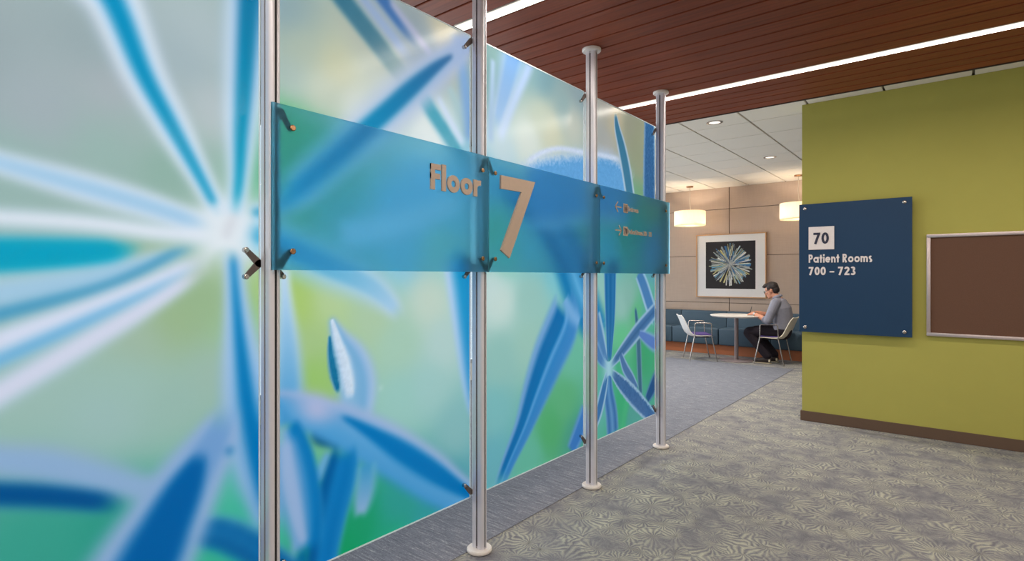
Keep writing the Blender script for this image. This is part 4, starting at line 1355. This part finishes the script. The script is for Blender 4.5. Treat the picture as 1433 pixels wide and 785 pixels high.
def fuse(bm, name, voxel, mat, parent, smooth_it=6):
    """melt overlapping pieces into one continuous surface"""
    tmp = bpy.data.meshes.new('tmp')
    bmesh.ops.recalc_face_normals(bm, faces=bm.faces)
    bm.to_mesh(tmp)
    bm.free()
    o = bpy.data.objects.new('tmp', tmp)
    C.objects.link(o)
    rm = o.modifiers.new('r', 'REMESH')
    rm.mode = 'VOXEL'
    rm.voxel_size = voxel
    sm = o.modifiers.new('s', 'SMOOTH')
    sm.factor, sm.iterations = .5, smooth_it
    dg = bpy.context.evaluated_depsgraph_get()
    dg.update()
    me = bpy.data.meshes.new_from_object(o.evaluated_get(dg))
    me.name = name
    bpy.data.objects.remove(o)
    me.materials.clear()
    shade(me, 180)
    return link(name, me, mat, parent)


per = thing('person', 'seated person in a grey shirt and dark trousers writing at the round table', 'person', (CH2C.x, CH2C.y, 0))
inv = Matrix.Translation((-CH2C.x, -CH2C.y, 0))


def loc(p):
    return Vector(p) - Vector((CH2C.x, CH2C.y, 0))


YC = 9.315
hip = (-2.135, YC, .515)
belly = (-2.125, YC, .66)
chest = (-2.150, YC, .83)
upchest = (-2.185, YC, .955)
neckb = (-2.215, YC, 1.035)
headc = Vector((-2.288, YC, 1.135))
TILT = R(20)          # head bowed towards the paper
HR = Matrix.Rotation(-TILT, 3, 'Y')


def hp(f, l, u):
    """head-local point (forward, left, up) to room"""
    v = Vector((-f, -l, u))
    return headc + HR @ v


SH_L, SH_R = (-2.185, YC - .195, .945), (-2.195, YC + .195, .945)
EL_L, EL_R = (-2.285, YC - .245, .672), (-2.330, YC + .235, .712)
WR_L, WR_R = (-2.520, YC - .125, .770), (-2.530, YC + .075, .780)
KN_L, KN_R = (-2.600, YC - .135, .490), (-2.585, YC + .135, .488)
AN_L, AN_R = (-2.325, YC - .125, .105), (-2.275, YC + .10, .105)

# --- body: one continuous skin surface
bm = NB()
limb(bm, [loc(hip), loc(belly), loc(chest), loc(upchest)], [(.145, .10), (.14, .105), (.155, .11), (.15, .09)], 18)
limb(bm, [loc(upchest), loc(neckb), headc - Vector((CH2C.x, CH2C.y, 0)) + Vector((.02, 0, -.06))], [.075, .058, .056])
for S, E, W in ((SH_L, EL_L, WR_L), (SH_R, EL_R, WR_R)):
    m = (Vector(S) + Vector(E)) / 2
    limb(bm, [loc(upchest), loc(S), loc(m), loc(E)], [.06, .056, .050, .042])
    m = Vector(E).lerp(Vector(W), .35)
    limb(bm, [loc(E), loc(m), loc(W)], [.041, .042, .027])
for K, A, sd in ((KN_L, AN_L, -1), (KN_R, AN_R, 1)):
    h_ = Vector(hip) + Vector((0, sd * .09, 0))
    limb(bm, [loc(h_), loc(h_.lerp(Vector(K), .5)), loc(K)], [.085, .075, .056])
    limb(bm, [loc(K), loc(Vector(K).lerp(Vector(A), .35)), loc(A)], [.052, .050, .036])
    limb(bm, [loc(A), loc((A[0] - .09, A[1], .05))], [.034, .024])
# head
hl = lambda f, l, u: hp(f, l, u) - Vector((CH2C.x, CH2C.y, 0))
ell(bm, hl(-.012, 0, .030), (.098, .076, .092), HR, 24)
ell(bm, hl(.028, 0, -.020), (.066, .064, .088), HR, 20)
ell(bm, hl(.030, 0, -.075), (.058, .052, .040), HR, 20)
ell(bm, hl(.072, 0, -.098), (.020, .024, .017), HR, 12)
ell(bm, hl(.070, 0, .030), (.022, .052, .018), HR, 14)
tube(bm, [hl(.084, 0, .022), hl(.100, 0, -.008), hl(.112, 0, -.030), hl(.088, 0, -.040)], [(.008, .008), (.010, .010), (.014, .013), (.012, .010)], 10)
for sd in (-1, 1):
    ell(bm, hl(.070, sd * .036, -.022), (.020, .020, .018), HR, 12)
    ell(bm, hl(-.008, sd * .078, -.005), (.017, .008, .030), HR, 12)
ell(bm, hl(.090, 0, -.062), (.012, .022, .007), HR, 12)
ell(bm, hl(.088, 0, -.074), (.012, .019, .007), HR, 12)


def hand(W, fwd, side, thumb_up, curl):
    """palm, four unequal bent fingers and a thumb from the side of the palm"""
    W = loc(W)
    fwd = Vector(fwd).normalized()
    side = Vector(side)
    side = (side - fwd * side.dot(fwd)).normalized()      # towards the thumb
    nrm = fwd.cross(side).normalized()
    if nrm.z > 0:
        nrm = -nrm                                          # palm faces down
    tube(bm, [W, W + fwd * .03, W + fwd * .075, W + fwd * .088], [(.026, .018), (.034, .017), (.040, .014), (.036, .011)], 14, up=nrm)
    for k, (ln, off) in enumerate(((.068, .030), (.076, .010), (.070, -.010), (.055, -.029))):
        b0 = W + fwd * (.082 - abs(off - .008) * .2) + side * off
        a1, a2, a3 = curl[0], curl[0] + curl[1], curl[0] + curl[1] + curl[2]
        pts = [b0 - fwd * .015]
        p = b0
        pts.append(p)
        for frac, an in ((.45, a1), (.32, a2), (.23, a3)):
            p = p + (fwd * math.cos(an) + nrm * math.sin(an)) * ln * frac
            pts.append(p)
        limb(bm, pts, [.0095, .0095, .009, .0085, .0075], 10)
    t0 = W + fwd * .025 + side * .026
    td = (fwd * .75 + side * .55 + nrm * .35).normalized()
    t1 = t0 + td * .034
    t2 = t1 + (td + fwd * .35 - side * .3).normalized() * .030
    limb(bm, [t0, t1, t2], [.0125, .0105, .009], 10)
    return W + fwd * .10 + side * .03 + nrm * .02


tipL = hand(WR_L, (-.90, .30, -.16), (.25, .9, .2), 1, (R(22), R(30), R(25)))
tipR = hand(WR_R, (-.86, -.34, -.16), (-.35, -.9, .25), 1, (R(30), R(48), R(30)))
body = fuse(bm, 'body', .0052, 'skin', per, 3)

# --- clothing and details as children of the body's thing
bm = NB()
limb(bm, [loc((-2.128, YC, .545)), loc(belly), loc((-2.128, YC, .75)), loc((-2.142, YC, .85)), loc(upchest), loc((-2.200, YC, .985))],
     [(.178, .125), (.176, .135), (.182, .138), (.192, .136), (.165, .105), (.09, .078)], 24)
for S, E, W in ((SH_L, EL_L, WR_L), (SH_R, EL_R, WR_R)):
    m = (Vector(S) + Vector(E)) / 2
    limb(bm, [loc(upchest), loc(S), loc(m), loc(E)], [.075, .074, .068, .062])
    cu = Vector(E).lerp(Vector(W), .20)
    tube(bm, [loc(E), loc(Vector(E).lerp(Vector(W), .06)), loc(cu)], [.056, .058, .054], 14)
CUFFS = [(Vector(E).lerp(Vector(W), .14), Vector(E).lerp(Vector(W), .26)) for E, W in ((EL_L, WR_L), (EL_R, WR_R))]
# untucked hem
limb(bm, [loc((-2.19, YC - .14, .60)), loc((-2.20, YC - .155, .535))], [(.05, .035), (.045, .03)], 12)
for v in bm.verts:
    nz = mnoise.noise(v.co * 16) * .007 + mnoise.noise(v.co * 34) * .0035
    v.co += Vector((nz, -nz * .5, nz * .3))
fuse(bm, 'shirt', .0065, 'shirt', per, 4)
for ca, cb in CUFFS:
    d_ = cb - ca
    obj('rolled_cuff', tube(NB(), [loc(ca), loc(ca + d_ * .2), loc(ca + d_ * .8), loc(cb)], [.052, .060, .059, .050], 18), 'shirt', per, 60)
bm = NB()
cl = []
for k in range(15):
    a = R(20 + 320 * k / 14) + math.pi
    cl.append(loc(Vector(neckb)) + Vector((.062 * math.cos(a) + .006, .064 * math.sin(a), .006 + .024 * math.cos(a))))
tube(bm, cl, [(.008, .021)] * 15, 8)
obj('collar', bm, 'shirt', per, 60)

bm = NB()
limb(bm, [loc((-2.12, YC, .49)), loc((-2.125, YC, .57))], [(.175, .12), (.165, .115)], 20)
for K, A, sd in ((KN_L, AN_L, -1), (KN_R, AN_R, 1)):
    h_ = Vector((-2.14, YC + sd * .085, .508))
    limb(bm, [loc(h_), loc(h_.lerp(Vector(K), .5)), loc(Vector(K) + Vector((.02, 0, -.008)))], [.102, .092, .078])
    K2 = Vector(K) + Vector((.004, 0, -.022))
    A2 = Vector(A) + Vector((0, 0, .02))
    limb(bm, [loc(K2), loc(K2.lerp(A2, .4)), loc(K2.lerp(A2, .8)), loc(A2)], [.078, .075, .068, .064])
for v in bm.verts:
    nz = mnoise.noise(v.co * 14) * .006
    v.co += Vector((nz, nz * .4, nz * .4))
fuse(bm, 'trousers', .0065, 'trousers', per, 4)

for A in (AN_L, AN_R):
    a = Vector((A[0], A[1], 0))
    bm = NB()
    tube(bm, [loc(a + Vector((.060, 0, .055))), loc(a + Vector((.040, 0, .060))), loc(a + Vector((-.03, 0, .062))), loc(a + Vector((-.10, 0, .050))), loc(a + Vector((-.17, 0, .040))), loc(a + Vector((-.205, 0, .032)))],
         [(.022, .030), (.038, .042), (.044, .045), (.046, .034), (.044, .024), (.022, .014)], 16)
    limb(bm, [loc(a + Vector((.0, 0, .075))), loc(a + Vector((-.01, 0, .105)))], [.044, .042])
    sh = fuse(bm, 'shoe', .006, 'shoe_dark', per, 3)
    bm = NB()
    outl = [(.068, .0), (.06, .026), (.03, .038), (-.04, .038), (-.10, .046), (-.16, .046), (-.20, .030), (-.215, 0), (-.20, -.030), (-.16, -.046), (-.10, -.046), (-.04, -.038), (.03, -.038), (.06, -.026)]
    ax_, ay_ = loc(a).x, loc(a).y
    prism(bm, outl, .004, .016, lambda p, q, d: (ax_ + p * .98, ay_ + q * .9, d))
    obj('sole', bm, 'shoe_cream', sh, 40)
    bm = NB()
    box(bm, ax_ + .028, ax_ + .056, ay_ - .040, ay_ - .026, .030, .070, bev=.006, seg=2)
    obj('heel_patch', bm, 'shoe_cream', sh, 40)

# hair: short sides, quiff swept forward over the brow
bm = NB()
ell(bm, hl(-.020, 0, .044), (.099, .081, .090), HR, 24)
ell(bm, hl(-.050, 0, -.010), (.066, .074, .066), HR, 20)
ell(bm, hl(.035, 0, .095), (.070, .062, .036), HR, 18)
ell(bm, hl(.078, .005, .090), (.032, .050, .024), HR, 16)
for sd in (-1, 1):
    ell(bm, hl(.030, sd * .070, .030), (.016, .010, .036), HR, 10)
geo = []
for v in bm.verts:
    q = HR.inverted() @ (v.co - loc(headc))
    f, u = -q.x, q.z
    nz = mnoise.noise(Vector((f * 30, q.y * 60, u * 30)))
    v.co += (v.co - loc(headc)).normalized() * nz * .006
hr = fuse(bm, 'hair', .005, 'hair', per, 1)
# open the face and the nape: sink hair that would cover them into the head
me = hr.data
for v in me.vertices:
    q = HR.inverted() @ (v.co - loc(headc))
    f, u = -q.x, q.z
    lim = .058 if f > .045 else (.020 if f > .015 else (-.012 if f > -.03 else -.058))
    if u < lim:
        k = .86 if f < .03 else .62
        v.co = loc(headc) + HR @ Vector((q.x * k, q.y * k, q.z))

for sd in (-1, 1):
    e = NB()
    ell(e, hl(.082, sd * .031, .004), (.010, .012, .009), HR, 12)
    obj('eye', e, 'mat_white', per, 60)
bm = NB()
for sd in (-1, 1):
    rim = []
    for k in range(17):
        a = 2 * math.pi * k / 16
        rim.append(hl(.104, sd * .034 + .025 * math.cos(a), .002 + .018 * math.sin(a)))
    tube(bm, rim, .0030, 8, cap=False)
    tube(bm, [hl(.104, sd * .058, .008), hl(.060, sd * .082, .010), hl(-.006, sd * .085, .012)], .0032, 6)
tube(bm, [hl(.104, -.010, .006), hl(.107, 0, .009), hl(.104, .010, .006)], .0028, 6)
obj('glasses', bm, 'spectacle_black', per, 60)

wv = (Vector(EL_L) - Vector(WR_L)).normalized()
wp_ = Vector(WR_L) + wv * .025
bm = NB()
tube(bm, [loc(wp_ - wv * .010), loc(wp_ + wv * .010)], .0345, 18)
wa = obj('wristwatch', bm, 'watch_metal', per, 60)

# pen held in the far hand
pn = NB()
grip = tipR
tube(pn, [Vector((0, 0, 0)), Vector((.012, .004, .05)), Vector((.030, .010, .135))], [.0015, .0048, .0045], 8)
pen = obj('pen', pn, 'pen_black', smooth=40)
pen.location = (grip.x + CH2C.x - .012, grip.y + CH2C.y, TOPZ + .003)
tag(pen, 'black pen held upright in the writing hand of the person', 'pen')
